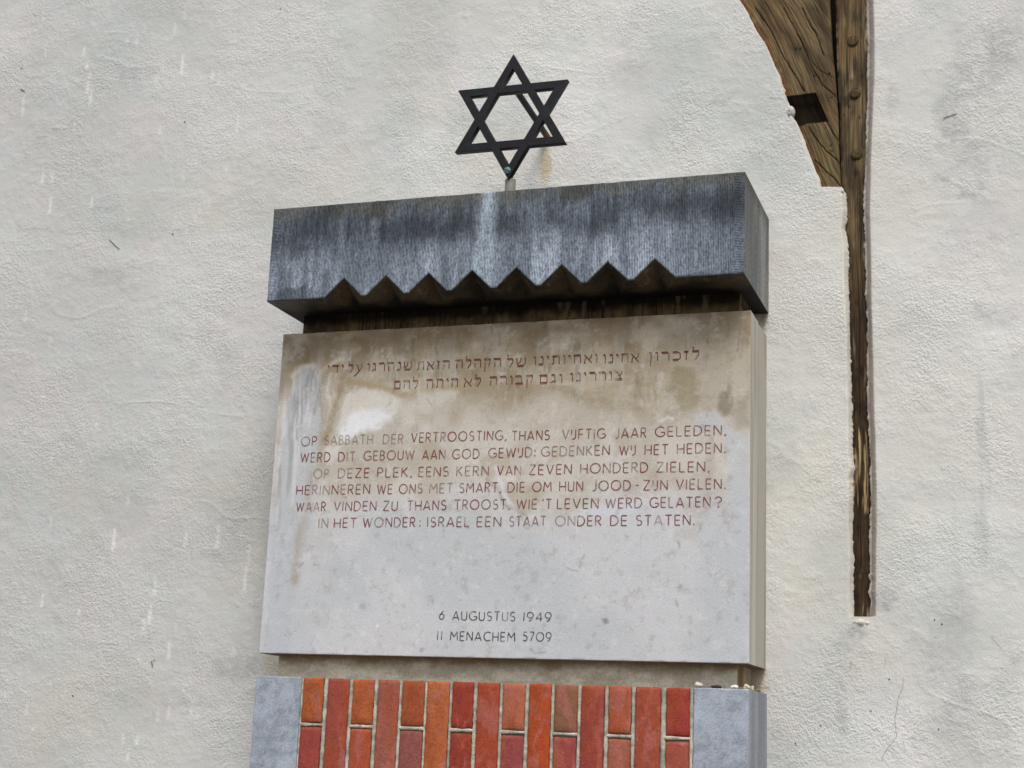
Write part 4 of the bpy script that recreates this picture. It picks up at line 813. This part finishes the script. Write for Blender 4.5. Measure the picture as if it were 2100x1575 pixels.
s_.grid(np.stack([sx_ + r * np.cos(-a) for r, _ in prof]), np.stack([a * 0 + SY - .0005 + y for _, y in prof]), np.stack([sz_ + r * np.sin(-a) for r, _ in prof]), lin(84, 112, 112))
c_, s2 = math.cos(-.45), math.sin(-.45); P = np.array([(-.0076, -.0009), (.0076, -.0009), (.0076, .0009), (-.0076, .0009)]); P = np.stack([P[:, 0] * c_ - P[:, 1] * s2, P[:, 0] * s2 + P[:, 1] * c_], 1)
scr = s_.build('screw', M_peb, STAR)
sl = MB(); sl.add([(sx_ + p, SY - .0046, sz_ + q) for p, q in P] + [(sx_ + p, SY - .0030, sz_ + q) for p, q in P], [(0, 1, 2, 3), (0, 4, 5, 1), (1, 5, 6, 2), (2, 6, 7, 3), (3, 7, 4, 0)], lin(28, 30, 30), False); sl.build('slot', M_met, scr)

# ------------------------------------------------------------------ pebbles on the right jamb
def pebble(name, u0, u1, y, rz_, ry, col, label, seed, amp=.18, tilt=0, grp='stones laid on the right jamb'):
    x0 = px(u0, 1408, y)[0]; x1 = px(u1, 1408, y)[0]; c = ((x0 + x1) / 2, y, PZ + rz_ * .93); m = MB(); blob(m, c, ((x1 - x0) / 2, ry, rz_), col, seed, 20, 13, amp)
    o = m.build(name, M_peb, None, origin=(c[0], c[1], PZ)); o.rotation_euler = (0, tilt, 0); return tag(o, label, 'pebble' if 'pebble' in name else 'shell', grp)
pebble('pebble', 1422, 1440.5, -.208, .0062, .008, lin(188, 182, 178), 'rounded pale grey egg-shaped pebble, leftmost on the right bluestone jamb', 2, tilt=.12)
pebble('pebble', 1458, 1481, -.205, .0038, .009, lin(62, 50, 52), 'flat dark brown pebble between two white ones on the bluestone jamb', 4, .08)
pebble('pebble', 1498, 1515, -.204, .0040, .007, lin(212, 216, 218), 'small bright white pointed pebble beside the dark flat one', 7, .3)
def shell(u, y, r, col, label, seed, holed):
    x, _ = px(u, 1406, y); m = MB(); n = 22; th = np.linspace(0, 2 * math.pi, n + 1); rr = np.linspace(.28 if holed else .02, 1, 8)
    R_, T2 = np.meshgrid(rr, th, indexing='ij'); bulge = (1 - R_ ** 2) * .35
    k = 1 + .16 * np.sin(T2 * 3 + seed) + .05 * np.sin(T2 * 9)
    X = x + r * R_ * k * np.cos(T2); Z = PZ + r * .80 + r * .85 * R_ * k * np.sin(T2)
    K = mix(np.broadcast_to(col, X.shape + (3,)), lin(150, 138, 112), .6 * fbm(X, Z, .004, seed, 2))
    m.grid(X[:, ::-1], y - r * bulge[:, ::-1], Z[:, ::-1], K[:, ::-1]); m.grid(X, y + r * .22 - r * bulge, Z, K)
    m.grid(np.stack([X[-1], X[-1]]), np.stack([y - r * bulge[-1], y + r * .22 - r * bulge[-1]]), np.stack([Z[-1], Z[-1]]), K[-1][None].repeat(2, 0))
    return tag(m.build('seashell', M_peb, None, origin=(x, y, PZ)), label, 'shell', 'shells laid on the right jamb')
shell(1531, -.200, .0064, lin(214, 206, 186), 'cream shell with a small hole standing near the jamb corner', 2, True)
shell(1541, -.150, .0060, lin(200, 198, 170), 'pale yellowish broken shell behind the holed one at the jamb corner', 5, False)
for u, y, r, k in ((1520, -.196, .0038, 1), (1551, -.1, .004, 2)):
    x, _ = px(u, 1409, y); m = MB()
    for q in range(3): blob(m, (x + (q - 1) * r * 1.3, y + (q % 2) * .003, PZ + r * .55), (r, r, r * .7), lin(122, 122, 92), q + k, 10, 7, .4)
    tag(m.build('moss_clump', M_conc, None, origin=(x, y, PZ)), ('grey-green crumb of moss between the white pebble and the holed shell', 'small greenish moss crumb at the wall end of the jamb top')[k - 1], 'moss')
for o in bpy.data.objects:
    if 'o' in o: del o['o']
